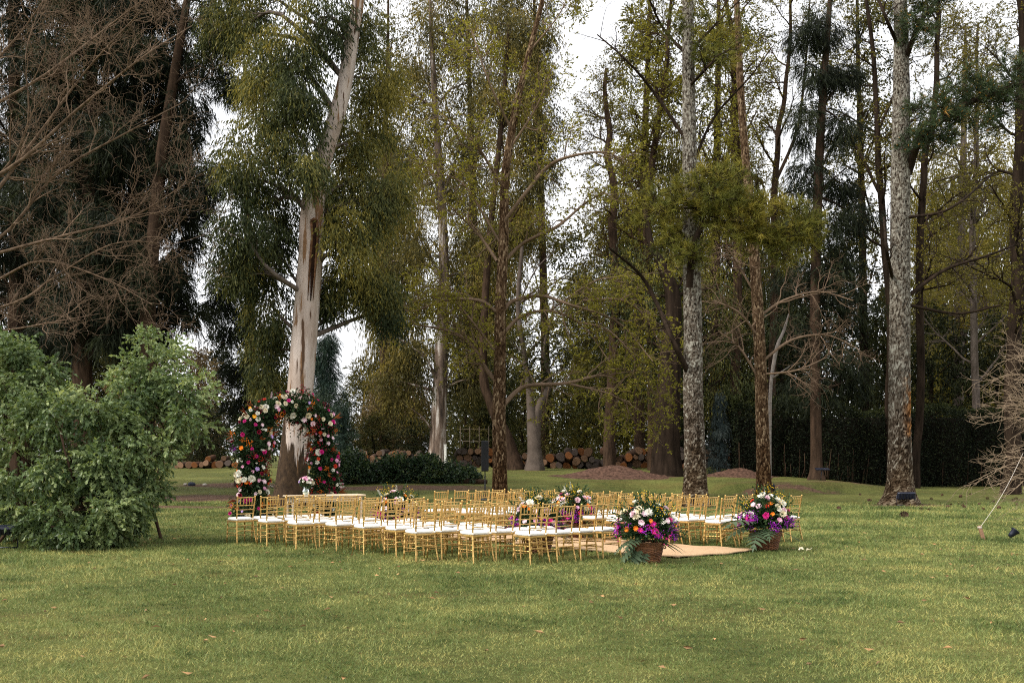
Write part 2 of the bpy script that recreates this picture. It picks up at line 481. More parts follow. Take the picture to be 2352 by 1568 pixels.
def make_chair():
    t = thing('ballroom_chair', 'x', 'chair')
    FL = lambda s: ((s * .19, .19, 0), (s * .182, .172, .435))
    RB = lambda s: (s * .205, -.255, 0)
    RS = lambda s: (s * .172, -.185, .445)
    RT = lambda s: (s * .188, -.245, .905)
    rear = lambda s, z: lerp(RB(s), RS(s), z / .445) if z < .445 else lerp(RS(s), RT(s), (z - .445) / .46)
    front = lambda s, z: lerp(*FL(s), z / .435)
    for s in (-1, 1):
        m = MB()
        P = [(s * .205, -.255, 0), (s * .186, -.215, .2), (s * .172, -.185, .445), (s * .175, -.195, .6), (s * .188, -.245, .905)]
        tt = np.linspace(0, 1, 60); S = spline(P, 60)
        r = np.full(60, .0135); r[:6] = np.linspace(.010, .0135, 6)
        for z in (.12, .235, .40, .575, .655, .74, .86):
            i = np.argmin(np.abs(S[:, 2] - z)); r[i] *= 1.3; r[i - 1] *= 1.12
        S = np.concatenate([S, [S[-1] + [0, -.001, .006], S[-1] + [0, -.002, .012], S[-1] + [0, -.003, .02], S[-1] + [0, -.003, .026]]]); r = np.concatenate([r, [.016, .018, .016, .006]])
        rod(m, S, r, 8); m.build('back_post', GOLD, t)
    for s in (-1, 1):
        m = MB(); rod(m, *ringed(*FL(s), (.28, .47, .66, .9), .0135), 8); m.build('front_leg', GOLD, t)
    m = MB()   # seat frame
    ol = lambda k, g: [(-.165 * k - g, -.185 - g, 0), (-.16 * k, -.20 - g, 0), (.16 * k, -.20 - g, 0), (.165 * k + g, -.185 - g, 0), (.20 + g, .17, 0), (.185, .195 + g, 0), (-.185, .195 + g, 0), (-.20 - g, .17, 0)]
    lo, hi = np.array(ol(1, 0)), np.array(ol(1, .004))
    V = np.concatenate([lo + [0, 0, .418], hi + [0, 0, .424], hi + [0, 0, .442], lo + [0, 0, .448], [[0, 0, .418], [0, 0, .448]]])
    Q, T = [], []
    for r_ in range(3):
        for k in range(8): Q.append([r_ * 8 + k, r_ * 8 + (k + 1) % 8, (r_ + 1) * 8 + (k + 1) % 8, (r_ + 1) * 8 + k])
    for k in range(8): T += [[32, (k + 1) % 8, k], [33, 24 + k, 24 + (k + 1) % 8]]
    m.add(V, T, Q); m.build('seat', GOLD, t, smooth_shade=False)
    m = MB()   # cushion: rounded and slightly sagging
    a = np.linspace(0, 2 * np.pi, 40, endpoint=False)
    prof = [(.80, .449), (.97, .452), (1.03, .464), (1.045, .478), (1.02, .492), (.94, .503), (.78, .508), (.45, .506), (0.02, .503)]
    V = []
    for k, z in prof:
        x = np.sign(np.cos(a)) * np.abs(np.cos(a)) ** .45; y = np.sign(np.sin(a)) * np.abs(np.sin(a)) ** .45
        w = .178 + .018 * (y + 1) / 2
        V.append(np.stack([x * w * k, y * .19 * k + .002, z + .003 * np.sin(3 * a + 1) * (k > .9) + 0 * a], 1))
    V = np.concatenate(V); Q = [[r_ * 40 + k, r_ * 40 + (k + 1) % 40, (r_ + 1) * 40 + (k + 1) % 40, (r_ + 1) * 40 + k] for r_ in range(8) for k in range(40)]
    m.add(V, Q=Q); c = m.build('cushion', CUSH, t)
    for s in (-1, 1):
        m = MB(); p = rear(s, .472)
        rod(m, [p + [0, 0, -.013], p + [0, 0, .013]], .0185, 8); rod(m, [p + [0, .004, 0], p + [-s * .012, .05, .004]], .007, 5); m.build('tie', CUSH, c)
    for nm, z, r_ in (('top_rail', .893, .0115), ('back_rail', .745, .0095), ('back_rail', .662, .009), ('back_rail', .582, .009)):
        m = MB(); A, B = rear(-1, z), rear(1, z); mid = (A + B) / 2 + [0, -.022, .006 if nm == 'top_rail' else 0]
        S = spline([A, mid, B], 15); r = np.full(15, r_ * .9); r[[3, 7, 11]] *= 1.3
        rod(m, S, r, 7); m.build(nm, GOLD, t)
    for k in range(5):
        f = (k + 1) / 6
        lo_, hi_ = lerp(rear(-1, .75), rear(1, .75), f), lerp(rear(-1, .89), rear(1, .89), f)
        bow = -.022 * (1 - (2 * f - 1) ** 2)
        lo_ = lo_ + [0, bow, 0]; hi_ = hi_ + [0, bow, .004]
        ts = np.array([0, .12, .2, .25, .3, .45, .55, .6, .66, .72, .8, 1.0]); r = np.array([.005, .0062, .0075, .010, .0072, .0088, .0085, .0115, .0085, .010, .006, .0055])
        m = MB(); rod(m, lerp(lo_, hi_, 0) + ts[:, None] * (hi_ - lo_), r, 7); m.build('spindle', GOLD, t)
    bead = (.15, .32, .5, .68, .85)
    for s in (-1, 1):
        for z in (.285, .205):
            m = MB(); rod(m, *ringed(front(s, z), rear(s, z + .012), bead, .0072, 1.35), 6); m.build('side_stretcher', GOLD, t)
    for z in (.145, .30):
        m = MB(); rod(m, *ringed(front(-1, z), front(1, z), bead, .0075, 1.3), 6); m.build('front_stretcher', GOLD, t)
    for z in (.355, .255):
        m = MB(); rod(m, *ringed(rear(-1, z), rear(1, z), (.25, .5, .75), .0085, 1.2), 6); m.build('rear_stretcher', GOLD, t)
    return t

ROW_A = math.radians(38.5)
UV = np.array([math.cos(ROW_A), math.sin(ROW_A)]); HV = np.array([-math.sin(ROW_A), math.cos(ROW_A)])
# outer rear foot of each left-hand row, front row first (read off the photograph)
LSTART = [(-5.30, 19.17), (-4.57, 18.66), (-3.95, 18.07), (-3.13, 17.68), (-2.56, 17.18), (-1.92, 16.70), (-1.55, 16.00), (-.66, 15.76), (.33, 15.55)]
ORD = ['front', 'second', 'third', 'fourth', 'fifth', 'sixth', 'seventh', 'eighth', 'back']
SEAT_L = ['outermost', 'second from outside', 'third from outside', 'next to the aisle']
SEAT_R = ['next to the aisle', 'second from the aisle', 'third from the aisle', 'fourth from the aisle', 'outermost']
chair0 = make_chair()
first = True
crng = np.random.default_rng(11)
def place_chair(ref, ang, label, group):
    global first
    o = chair0 if first else copy_tree(chair0)
    first = False
    c, s = math.cos(ang), math.sin(ang)
    lx_, ly_ = .205, .255                       # from the left rear foot to the chair's middle
    o.location = (ref[0] + c * lx_ - s * ly_, ref[1] + s * lx_ + c * ly_, -.006)
    o.rotation_euler = (crng.normal() * .008, crng.normal() * .008, ang)
    tag(o, label, 'chair', group)
for i, st in enumerate(LSTART):
    st = np.array(st)
    for k in range(4):
        ref = st + UV * (.50 * k) + crng.normal(size=2) * .018
        place_chair(ref, ROW_A + math.radians(1.0) + crng.normal() * .05, f'gold chair, white cushion, {ORD[i]} row left of the aisle, {SEAT_L[k]}', 'gold chairs left of the aisle')
    st2 = st + UV * (4.62 if i < 8 else 4.5)
    for k in range(5):
        ref = st2 + UV * (.53 * k) + crng.normal(size=2) * .02
        place_chair(ref, ROW_A + math.radians(2.0) + crng.normal() * .05, f'gold chair, white cushion, {ORD[i]} row right of the aisle, {SEAT_R[k]}', 'gold chairs right of the aisle')

# ---------------------------------------------------------------- jute carpet up the aisle
mb = MB()
na, nb = 90, 22
A, B, C, D = CARPET[0], CARPET[1], CARPET[2], CARPET[3]
rg = np.random.default_rng(5)
s_, t_ = np.meshgrid(np.linspace(0, 1, na), np.linspace(0, 1, nb), indexing='ij')
Pq = (1 - s_)[..., None] * ((1 - t_)[..., None] * A + t_[..., None] * B) + s_[..., None] * ((1 - t_)[..., None] * D + t_[..., None] * C)
off = .05 * np.sin(s_ * 24 + 1) * (np.abs(t_ - .5) * 2) ** 3
Pq = Pq + off[..., None] * UV
end = .07 * np.sin(t_ * 7 + .6) * (1 - s_) ** 30
Pq = Pq + end[..., None] * HV
zz = .035 + .012 * np.sin(s_ * 40) * np.sin(t_ * 9) + .006 * np.sin(s_ * 90 + t_ * 20)
top = np.concatenate([Pq, zz[..., None]], -1).reshape(-1, 3)
bot = top - [0, 0, .012]
i2, j2 = np.meshgrid(np.arange(na - 1), np.arange(nb - 1), indexing='ij'); q0 = i2 * nb + j2
Qt = np.stack([q0, q0 + nb, q0 + nb + 1, q0 + 1], -1).reshape(-1, 4)
edge_i = list(range(nb)) + [r * nb + nb - 1 for r in range(1, na)] + [(na - 1) * nb + c for c in range(nb - 2, -1, -1)] + [r * nb for r in range(na - 2, 0, -1)]
N_ = na * nb
Qe = [[a, b, b + N_, a + N_] for a, b in zip(edge_i, edge_i[1:] + edge_i[:1])]
mb.add(np.concatenate([top, bot]), Q=np.concatenate([Qt[:, ::-1], Qt + N_, np.array(Qe)]))
m, n, l = mat_new('jute')
o = n.new('ShaderNodeOutputMaterial'); p = node(n, 'ShaderNodeBsdfPrincipled', Roughness=.95); p.inputs['Specular IOR Level'].default_value = .1
v = stretched(n, l, 1, 1, 1); f = noise(n, l, v, 35, 5, .8)
r = ramp(n, [(.3, (.30, .18, .10)), (.5, (.50, .34, .20)), (.72, (.62, .46, .31))]); l.new(f, r.inputs[0])
l.new(mixc(n, l, mp(n, l, noise(n, l, v, 1.3, 3), .4, .75, 0, .4), r.outputs[0], (.33, .21, .12)), p.inputs['Base Color'])
l.new(bump(n, l, f, .8, .01), p.inputs['Normal']); l.new(p.outputs[0], o.inputs[0])
tag(mb.build('carpet_runner', m), 'tan jute carpet laid along the aisle between the gold chairs', 'carpet')

# ---------------------------------------------------------------- flowers
PETAL = {k: plain('petal_' + k, c, .6, 0, .14, 30, .3, tint=.12) for k, c in dict(
    white=(.84, .82, .72), cream=(.80, .72, .52), pink=(.78, .40, .56), blush=(.84, .62, .68), magenta=(.62, .02, .22), orange=(.88, .24, .015), amber=(.90, .42, .02),
    red=(.62, .05, .02), burgundy=(.22, .006, .03), violet=(.50, .03, .62), lilac=(.52, .36, .68), yellow=(.82, .58, .03)).items()}
STEM = plain('flower_stem', (.07, .13, .03), .6)

def bloom_mesh(kind, colour, seed):
    """a flower head at the origin, opening along +Z, about 1 unit across"""
    r = np.random.default_rng(seed); mb = MB()
    if kind == 'dahlia':
        rings = [(14, .50, .05), (13, .44, .40), (11, .35, .75), (8, .24, 1.05), (5, .13, 1.3)]
    elif kind == 'daisy':
        rings = [(9, .50, .18), (7, .42, .5)]
    elif kind == 'rose':
        rings = [(5, .46, .35), (5, .40, .8), (4, .32, 1.15), (3, .2, 1.4)]
    else:
        rings = []
    for j, (n, rad, el) in enumerate(rings):
        a = np.arange(n) * 2 * np.pi / n + j * .4 + r.normal(size=n) * .06
        e = el + r.normal(size=n) * .08
        D = np.stack([np.cos(a) * np.cos(e), np.sin(a) * np.cos(e), np.sin(e)], 1)
        S = np.stack([-np.sin(a), np.cos(a), 0 * a], 1)
        N = np.cross(D, S)
        L = rad * (1 + r.normal(size=n) * .06); w = (rad * (1.0 if kind == 'rose' else .62 if kind == 'daisy' else .42)) * np.ones(n)
        P0 = D * .03
        V = np.stack([P0, P0 + D * (L * .55)[:, None] + S * (w * .5)[:, None] - N * (.03 * L)[:, None], P0 + D * (L * .95)[:, None] + S * (w * .28)[:, None] + N * (.06 * L)[:, None],
                      P0 + D * (L * 1.02)[:, None] + N * (.10 * L)[:, None], P0 + D * (L * .95)[:, None] - S * (w * .28)[:, None] + N * (.06 * L)[:, None], P0 + D * (L * .55)[:, None] - S * (w * .5)[:, None] - N * (.03 * L)[:, None]], 1)
        i = np.arange(n)[:, None] * 6
        mb.add(V.reshape(-1, 3), T=np.concatenate([i + [0, 1, 5], i + [2, 3, 4]]), Q=np.concatenate([i + [1, 2, 4, 5]]), tint=np.repeat(r.random(n), 6))
    if kind == 'daisy':                               # seed head
        rod(mb, [[0, 0, .02], [0, 0, .09], [0, 0, .12]], [.12, .11, .03], 8)
    if kind in ('spike', 'spray', 'buttons'):
        n = dict(spike=22, spray=26, buttons=16)[kind]
        for k in range(n):
            if kind == 'spike':
                z = k / n * 1.5; a = k * 2.4; c = np.array([.17 * math.cos(a), .17 * math.sin(a), z]) * [1 - .5 * k / n, 1 - .5 * k / n, 1]; s = .17 * (1 - .45 * k / n)
            elif kind == 'spray':
                c = np.concatenate([r.normal(size=2) * .36, [r.uniform(-.15, .5)]]); s = .15
            else:
                c = np.concatenate([r.normal(size=2) * .38, [r.uniform(-.3, .7)]]); s = .085
            for q in range(3 if kind != 'buttons' else 4):
                d = rball(r, 1)[0]; d2 = unit(np.cross(d, rball(r, 1)[0]))
                d3 = np.cross(d, d2)
                V = np.array([c - d * s * .5, c + d2 * s * .5, c + d * s * .6, c - d2 * s * .5, c + d3 * s * .3])
                mb.add(V, T=[[0, 1, 4], [1, 2, 4], [2, 3, 4], [3, 0, 4]], tint=r.random())
    return mb.mesh('flower', PETAL[colour], False)

BLOOMS = {}
def bloom(kind, colour, v=0):
    k = (kind, colour, v)
    if k not in BLOOMS: BLOOMS[k] = bloom_mesh(kind, colour, abs(hash((kind, colour))) % 999 + v if False else len(BLOOMS) + 17)
    return BLOOMS[k]

def put_flower(parent, p, nrm, size, kind, colour, rng, name='flower'):
    nrm = Vector(nrm).normalized()
    q = nrm.to_track_quat('Z', 'Y')
    from mathutils import Quaternion
    q = q @ Quaternion((0, 0, 1), rng.uniform(0, 6.28))
    o = link(name, bloom(kind, colour, int(rng.integers(2))), parent, p, None, (size, size, size))
    o.rotation_mode = 'QUATERNION'; o.rotation_quaternion = q
    return o

ARCH_LEAF = leafmat('arch_leaves', [(0, (.012, .024, .010)), (.45, (.028, .055, .022)), (.8, (.055, .095, .035)), (1, (.13, .15, .045))], .18, .42, .3, 2.0)
BLUE_LEAF = leafmat('blue_green_leaf', [(0, (.045, .075, .042)), (.6, (.085, .125, .070)), (1, (.13, .17, .085))], .15, .4, .3, 3.0)
RUST_LEAF = leafmat('rust_plumes', [(0, (.16, .03, .015)), (.6, (.30, .07, .03)), (1, (.36, .14, .04))], .2, .6)

# ---------------------------------------------------------------- wedding arch
ar = np.random.default_rng(21)
AC = np.array([-6.02, 26.9])
arch = thing('flower_arch', 'round topped arch of dark foliage and bright mixed flowers before the pale trunk', 'flower arch', (AC[0], AC[1], 0), ROW_A)
def arch_path(t):
    """t 0..1 along the arch -> x across, z up, tangent angle"""
    t = np.asarray(t, float); La, Lb = 2.12, 3.05; tot = 2 * La + Lb
    s = t * tot
    a = np.clip((s - La) / Lb, 0, 1) * np.pi
    x = -1.04 * np.cos(a); z = np.where(s < La, s, np.where(s > La + Lb, tot - s, 2.12 + .93 * np.sin(a)))
    return x, z, a
mb = MB(); t = np.linspace(0, 1, 60); x, z, a = arch_path(t)
rod(mb, np.stack([x, 0 * x, z], 1), .035, 6); mb.build('frame', plain('arch_iron', (.03, .025, .02), .6), arch)
def arch_point(n, rng, rmin, rmax):
    t = rng.random(n); x, z, a = arch_path(t)
    fat = .35 + .07 * np.sin(t * 23 + 1) + .05 * np.sin(t * 51) + .05 * (t < .35)
    out = np.stack([-np.cos(a), 0 * a, np.sin(a)], 1)                    # away from the opening
    ph = rng.uniform(0, 2 * np.pi, n)
    d = out * np.cos(ph)[:, None] + np.array([0, 1, 0]) * np.sin(ph)[:, None]
    rr = fat * rng.uniform(rmin, rmax, n)
    return np.stack([x, 0 * x, z], 1) + d * rr[:, None], d
mb = MB()
P, Dd = arch_point(20000, ar, .15, 1.0); P[:, 2] = np.maximum(P[:, 2], .03)
leaves(mb, P, Dd + rball(ar, len(P)) * .9 + [0, 0, -.25], .06 + .07 * ar.random(len(P)), .035 + .02 * ar.random(len(P)), ar, np.clip(ar.normal(.35, .22, len(P)), 0, 1))
P, Dd = arch_point(260, ar, .75, .95)                                     # loose sprigs break the outline
for k in range(7):
    leaves(mb, P + Dd * .045 * k + [0, 0, -.004 * k * k], Dd + rball(ar, len(P)) * .8, .075, .03, ar, np.clip(ar.normal(.55, .2, len(P)), 0, 1))
tag(mb.build('foliage', ARCH_LEAF, arch, False), kind='stuff')
mb = MB(); P, Dd = arch_point(34, ar, .95, 1.1)
for k in range(5):
    leaves(mb, P, Dd + rball(ar, len(P)) * .35, .22 + .1 * ar.random(len(P)), .016, ar, ar.random(len(P)))
tag(mb.build('plumes', RUST_LEAF, arch, False), kind='stuff')
PAL = [('dahlia', 'white', .135), ('dahlia', 'cream', .12), ('rose', 'white', .10), ('daisy', 'pink', .085), ('daisy', 'orange', .085), ('daisy', 'amber', .085), ('dahlia', 'red', .08), ('rose', 'burgundy', .10),
       ('dahlia', 'magenta', .09), ('daisy', 'blush', .10), ('spike', 'blush', .09), ('spike', 'white', .09), ('spray', 'burgundy', .15), ('spray', 'orange', .11), ('daisy', 'lilac', .08), ('spray', 'red', .12), ('spray', 'violet', .12)]
WTS = np.array([7, 5, 4, 9, 5, 4, 6, 7, 6, 6, 4, 3, 6, 5, 2, 6, 1.]); WTS /= WTS.sum()
P, Dd = arch_point(620, ar, 1.02, 1.16)
kept = []
for p, d in zip(P, Dd):
    if p[2] < .12 or any(np.linalg.norm(p - k) < .09 for k in kept): continue
    if d[1] > .55 and ar.random() < .6: continue
    kept.append(p); kind, colour, s = PAL[ar.choice(len(PAL), p=WTS)]
    put_flower(arch, p, d + np.array([0, -.55, .1]) + ar.normal(size=3) * .25, s * 1.2 * ar.uniform(.75, 1.25), kind, colour, ar)
mb = MB()                                                                 # a few large pale leaves
leaves(mb, np.zeros((1, 3)), np.array([[0, 1., 0]]), .16, .065, ar, .6); lm = mb.mesh('leaf', BLUE_LEAF, False)
P, Dd = arch_point(46, ar, .98, 1.12)
for p, d in zip(P, Dd):
    if p[2] > .2:
        o = link('leaf', lm, arch, p); o.rotation_mode = 'QUATERNION'; o.rotation_quaternion = Vector(d + rball(ar, 1)[0]).to_track_quat('Y', 'Z')

# ---------------------------------------------------------------- wicker baskets of flowers
WICK = plain('brown_wicker', (.17, .070, .028), .55, 0, .45, 14, .4, tint=.35)
WICK_L = plain('pale_wicker', (.34, .17, .07), .55, 0, .3, 14, .4)
def basket_meshes():
    H, r0, r1 = .31, .185, .25
    mb = MB(); rows, seg = 17, 96
    a = np.linspace(0, 2 * np.pi, seg + 1); rg = np.random.default_rng(2)
    for k in range(rows):
        f = (k + .5) / rows; r = r0 + (r1 - r0) * f
        w = .007 * np.cos(a * 14 + (k % 2) * np.pi) + .0015 * np.sin(a * 3 + k)
        P = np.stack([(r + w) * np.cos(a), (r + w) * np.sin(a), f * (H - .03) + .012 + .002 * np.sin(a * 5 + k * 2)], 1)
        V, Q = tubes(P, np.full(seg + 1, .0088), 5); mb.add(V, Q=Q, tint=rg.random())
    weave = mb.mesh('weave', WICK)
    mb = MB()
    for k in range(28):
        c = k / 28 * 2 * np.pi
        rod(mb, [[r0 * math.cos(c), r0 * math.sin(c), 0], [r1 * math.cos(c), r1 * math.sin(c), H - .01]], .006, 5, rg.random())
    stakes = mb.mesh('stakes', WICK)
    mb = MB()
    for ph in (0, np.pi * 2 / 3, np.pi * 4 / 3):
        P = np.stack([(r1 + .004 + .010 * np.cos(a * 17 + ph)) * np.cos(a), (r1 + .004 + .010 * np.cos(a * 17 + ph)) * np.sin(a), H - .012 + .010 * np.sin(a * 17 + ph)], 1)
        V, Q = tubes(P, np.full(seg + 1, .0085), 5); mb.add(V, Q=Q, tint=rg.random())
    rim = mb.mesh('rim', WICK)
    mb = MB()
    P = [[r1 * .96, -.05, H - .04], [r1 + .03, -.045, H - .075], [r1 + .035, 0, H - .09], [r1 + .03, .045, H - .075], [r1 * .96, .05, H - .04]]
    rod(mb, spline(P, 14), .009, 6); handle = mb.mesh('handle', WICK)
    mb = MB(); k = np.linspace(0, 2 * np.pi, 24, endpoint=False)
    mb.add(np.concatenate([np.stack([r1 * .93 * np.cos(k), r1 * .93 * np.sin(k), 0 * k + H - .05], 1), [[0, 0, H - .03]]]), T=[[i, (i + 1) % 24, 24] for i in range(24)])
    soil = mb.mesh('filling', plain('moss_filling', (.02, .018, .010), .9))
    return weave, stakes, rim, handle, soil
BASKET = basket_meshes()

def lobed_leaf():
    """split-leaf philodendron: a midrib with deep lobes, gently arched"""
    mb = MB(); n = 7
    mid = lambda t: np.array([0, t, .10 * math.sin(t * 2.4) - .32 * t * t])
    for k in range(n):
        t = .06 + .80 * k / (n - 1); t2 = t + .10; w = .46 * math.sin(math.pi * (.18 + .74 * k / (n - 1))) + .04
        for s in (-1, 1):
            a, b = mid(t), mid(t2)
            tip = mid(t + .16) + [s * w, .06, -.22 * w]
            m1 = lerp(a, tip, .6) + [0, -.05, .03]; m2 = lerp(b, tip, .6) + [0, .045, .03]
            mb.add(np.array([a, m1, tip, m2, b]), T=[[0, 1, 4], [1, 3, 4], [1, 2, 3]] if s > 0 else [[0, 4, 1], [1, 4, 3], [1, 3, 2]], tint=.4 + .2 * (k % 2))
    a, b = mid(.96), mid(1.16)
    mb.add(np.array([mid(.9), a + [.05, 0, -.01], b, a + [-.05, 0, -.01]]), T=[[0, 1, 2], [0, 2, 3]], tint=.5)
    rod(mb, [mid(q) + np.array([0, 0, -.004]) for q in np.linspace(-.35, 1.0, 8)], np.linspace(.016, .005, 8), 5, .8)
    return mb.mesh('leaf', BLUE_LEAF, False)
LOBED = lobed_leaf()
def strap_leaf():
    mb = MB(); t = np.linspace(0, 1, 7); w = .07 * np.sin(np.pi * np.clip(t, .06, 1) ** .8)
    z = .12 * t - .25 * t * t
    V = np.concatenate([np.stack([-w, t, z - .3 * w], 1), np.stack([0 * t, t, z], 1), np.stack([w, t, z - .3 * w], 1)])
    mb.add(V, Q=[[c * 7 + i, (c + 1) * 7 + i, (c + 1) * 7 + i + 1, c * 7 + i + 1] for c in range(2) for i in range(6)])
    return mb.mesh('leaf', BASKET_LEAF, True)
BASKET_LEAF = leafmat('basket_leaves', [(0, (.014, .028, .013)), (.5, (.03, .062, .026)), (1, (.08, .12, .04))], .18, .4, .3, 3.0)
STRAP = strap_leaf()

def flower_basket(loc, seed, label, big, flip=1, handle_a=0.0):
    r = np.random.default_rng(seed)
    t = thing('flower_basket', label, 'flower basket', (loc[0], loc[1], -.004), 0, 'wicker baskets of flowers along the carpet'); t.scale = (1.1, 1.1, 1.1)
    for nm, me in zip(('weave', 'stakes', 'rim', 'filling'), (BASKET[0], BASKET[1], BASKET[2], BASKET[4])): link(nm, me, t)
    for a in (handle_a, handle_a + np.pi): link('handle', BASKET[3], t, None, (0, 0, a))
    def dome(n, lo, hi):
        d = rball(r, n); d[:, 2] = np.abs(d[:, 2]) * 1.15 - .16; d = unit(d)
        k = r.uniform(lo, hi, n)[:, None]
        return np.array([0, 0, .43]) + d * k * [.40, .40, .45], d
    mb = MB(); P, d = dome(3400, .1, 1.0); leaves(mb, P, d + rball(r, len(P)) * .9, .05 + .05 * r.random(len(P)), .032, r, np.clip(r.normal(.4, .22, len(P)), 0, 1))
    P, d = dome(90, .9, 1.05)
    for k in range(5): leaves(mb, P + d * .04 * k, d + rball(r, len(P)) * .7, .06, .028, r, np.clip(r.normal(.6, .2, len(P)), 0, 1))
    tag(mb.build('foliage', BASKET_LEAF, t, False), kind='stuff')
    def f(n, zlo, zhi, opts, sz, lo=.93, hi=1.08):
        c = 0
        for _ in range(n * 12):
            if c >= n: break
            P, d = dome(1, lo, hi); P, d = P[0], d[0]
            if not (zlo <= d[2] <= zhi) or d[1] > .55: continue
            kind, colour = opts[r.integers(len(opts))]
            put_flower(t, P, d + np.array([0, -.3, .1]) + r.normal(size=3) * .2, sz * r.uniform(.85, 1.2), kind, colour, r); c += 1
    f(17, -.2, .3, [('spray', 'violet'), ('spray', 'violet'), ('spray', 'magenta'), ('spray', 'violet')], .115)
    f(6, .0, .4, [('dahlia', 'magenta'), ('daisy', 'magenta')], .09)
    f(9, .15, .8, [('daisy', 'blush'), ('dahlia', 'blush'), ('daisy', 'pink')], .085)
    f(15, .35, 1, [('dahlia', 'white'), ('dahlia', 'cream'), ('rose', 'white'), ('spike', 'white'), ('rose', 'blush')], .12)
    f(10, .1, .95, [('daisy', 'orange'), ('dahlia', 'red'), ('daisy', 'orange'), ('dahlia', 'magenta')], .075)
    f(8, .55, 1, [('buttons', 'yellow')], .15, 1.05, 1.25)
    def leaf(me, a, el, size, roll=0.0):
        d = Vector((math.cos(a) * math.cos(el), math.sin(a) * math.cos(el), math.sin(el)))
        o = link('leaf', me, t, Vector((0, 0, .40)) + d * .16, None, (size,) * 3)
        o.rotation_mode = 'QUATERNION'; o.rotation_quaternion = d.to_track_quat('Y', 'Z')
    for a, el, s in big: leaf(LOBED, math.radians(a), math.radians(el), s)
    for k in range(5): leaf(STRAP, math.radians(-35 + 22 * k if flip > 0 else 150 + 20 * k), math.radians(r.uniform(-25, 15)), r.uniform(.38, .55))
    for k in range(3): leaf(STRAP, r.uniform(0, 6.28), math.radians(65), r.uniform(.35, .5))
    return t
flower_basket((2.16, 15.97), 31, 'brown wicker basket of purple and white flowers at the near end of the carpet', [(195, -35, .40), (215, -45, .42), (235, -50, .36), (180, -20, .35), (225, -10, .34)], 1, 2.6)
flower_basket((4.62, 18.12), 32, 'wicker basket of white and magenta flowers with large grey-green lobed leaf, right of carpet', [(205, 12, .62), (235, -20, .48), (190, -5, .50), (262, -10, .36)], 1, .3)
flower_basket((.46, 17.55), 33, 'wicker flower basket seen through the back rows left of the carpet', [(190, -20, .4), (20, 10, .4)], 1, 1.0)
flower_basket((1.22, 20.35), 34, 'wicker flower basket with amber and white blooms on the far carpet side', [(10, 25, .45), (150, 10, .4), (-15, 5, .4)], 1, 1.0)
flower_basket((-2.35, 20.2), 35, 'wicker flower basket with yellow tips between the front rows of chairs', [(170, -20, .4)], 1, 1.0)

# ---------------------------------------------------------------- signing table with vase
CREAM = plain('cream_paint', (.60, .48, .33), .5, 0, .14, 6, .4)
tb = thing('console_table', 'cream wooden table with turned legs in front of the flower arch', 'table', (-4.28, 22.75, 0), math.radians(30))
mb = MB(); box(mb, (0, 0, .79), (1.80, .55, .035), bev=.012); mb.build('table_top', CREAM, tb, False)
mb = MB()
for y, sx, sy in ((-.225, 1.56, .024), (.225, 1.56, .024)): box(mb, (0, y, .715), (sx, sy, .11))
for x in (-.80, .80): box(mb, (x, 0, .715), (.024, .42, .11))
mb.build('apron', CREAM, tb, False)
lg = MB(); rod(lg, [[0, 0, z] for z in (0, .04, .10, .14, .3, .5, .56, .60, .62, .66)], [.022, .03, .026, .034, .030, .038, .028, .042, .034, .036], 10); rod(lg, [[0, 0, .66], [0, 0, .771]], .036, 4); lgm = lg.mesh('leg', CREAM)
for x in (-.80, .80):
    for y in (-.2, .2): link('leg', lgm, tb, (x, y, 0))
m, n, l = mat_new('vase_glass'); o = n.new('ShaderNodeOutputMaterial'); p = node(n, 'ShaderNodeBsdfPrincipled', Roughness=.06); p.inputs['Base Color'].default_value = (.75, .9, .85, 1); p.inputs['Transmission Weight'].default_value = .85; l.new(p.outputs[0], o.inputs[0])
vz = thing('flower_vase', 'small glass vase of white and pink flowers on the cream table', 'vase', (-4.66, 22.52, .809))
mb = MB(); rod(mb, [[0, 0, z] for z in (0, .01, .05, .10, .14, .17, .18)], [.045, .055, .075, .078, .055, .045, .055], 14); mb.build('glass', m, vz)
r = np.random.default_rng(8); mb = MB()
P = rball(r, 260) * [.13, .13, .10] + [0, 0, .26]; leaves(mb, P, rball(r, 260), .05, .03, r, r.random(260)); tag(mb.build('foliage', BASKET_LEAF, vz, False), kind='stuff')
for k in range(26):
    d = rball(r, 1)[0]; d[2] = abs(d[2])
    kind, colour = [('daisy', 'white'), ('rose', 'white'), ('daisy', 'white'), ('daisy', 'pink'), ('rose', 'white'), ('daisy', 'lilac')][r.integers(6)]
    put_flower(vz, np.array([0, 0, .26]) + d * [.16, .16, .15], d, r.uniform(.06, .085), kind, colour, r)
put_flower(vz, (0, -.1, .36), (0, -.6, .8), .11, 'rose', 'pink', r)

# ---------------------------------------------------------------- loudspeaker, flood lights, stake
BLACK = plain('black_plastic', (.012, .012, .014), .45, 0, .2, 5, .4)
NAVY = plain('navy_metal', (.014, .017, .032), .35, .2, .3, 6, .5)
sx_, sd = X(1114, 36.5), 36.5
z0 = gz(sx_, sd)
sp = thing('loudspeaker', 'tall black column loudspeaker on a pole behind the chairs', 'loudspeaker', (sx_, sd, z0))
mb = MB(); box(mb, (0, 0, 1.60), (.26, .30, 1.12), bev=.02); mb.build('cabinet', BLACK, sp, False)
mb = MB(); box(mb, (0, -.155, 1.60), (.21, .02, 1.04)); mb.build('grille', plain('speaker_grille', (.008, .008, .009), .8, 0, .5, 120), sp, False)
mb = MB(); rod(mb, [[0, 0, .02], [0, 0, .55], [0, 0, .56], [0, 0, 1.06]], [.028, .028, .02, .02], 10); mb.build('pole', BLACK, sp)
mb = MB(); box(mb, (0, 0, .02), (.5, .5, .03)); mb.build('base_plate', plain('base_steel', (.16, .16, .17), .4, .5), sp, False)

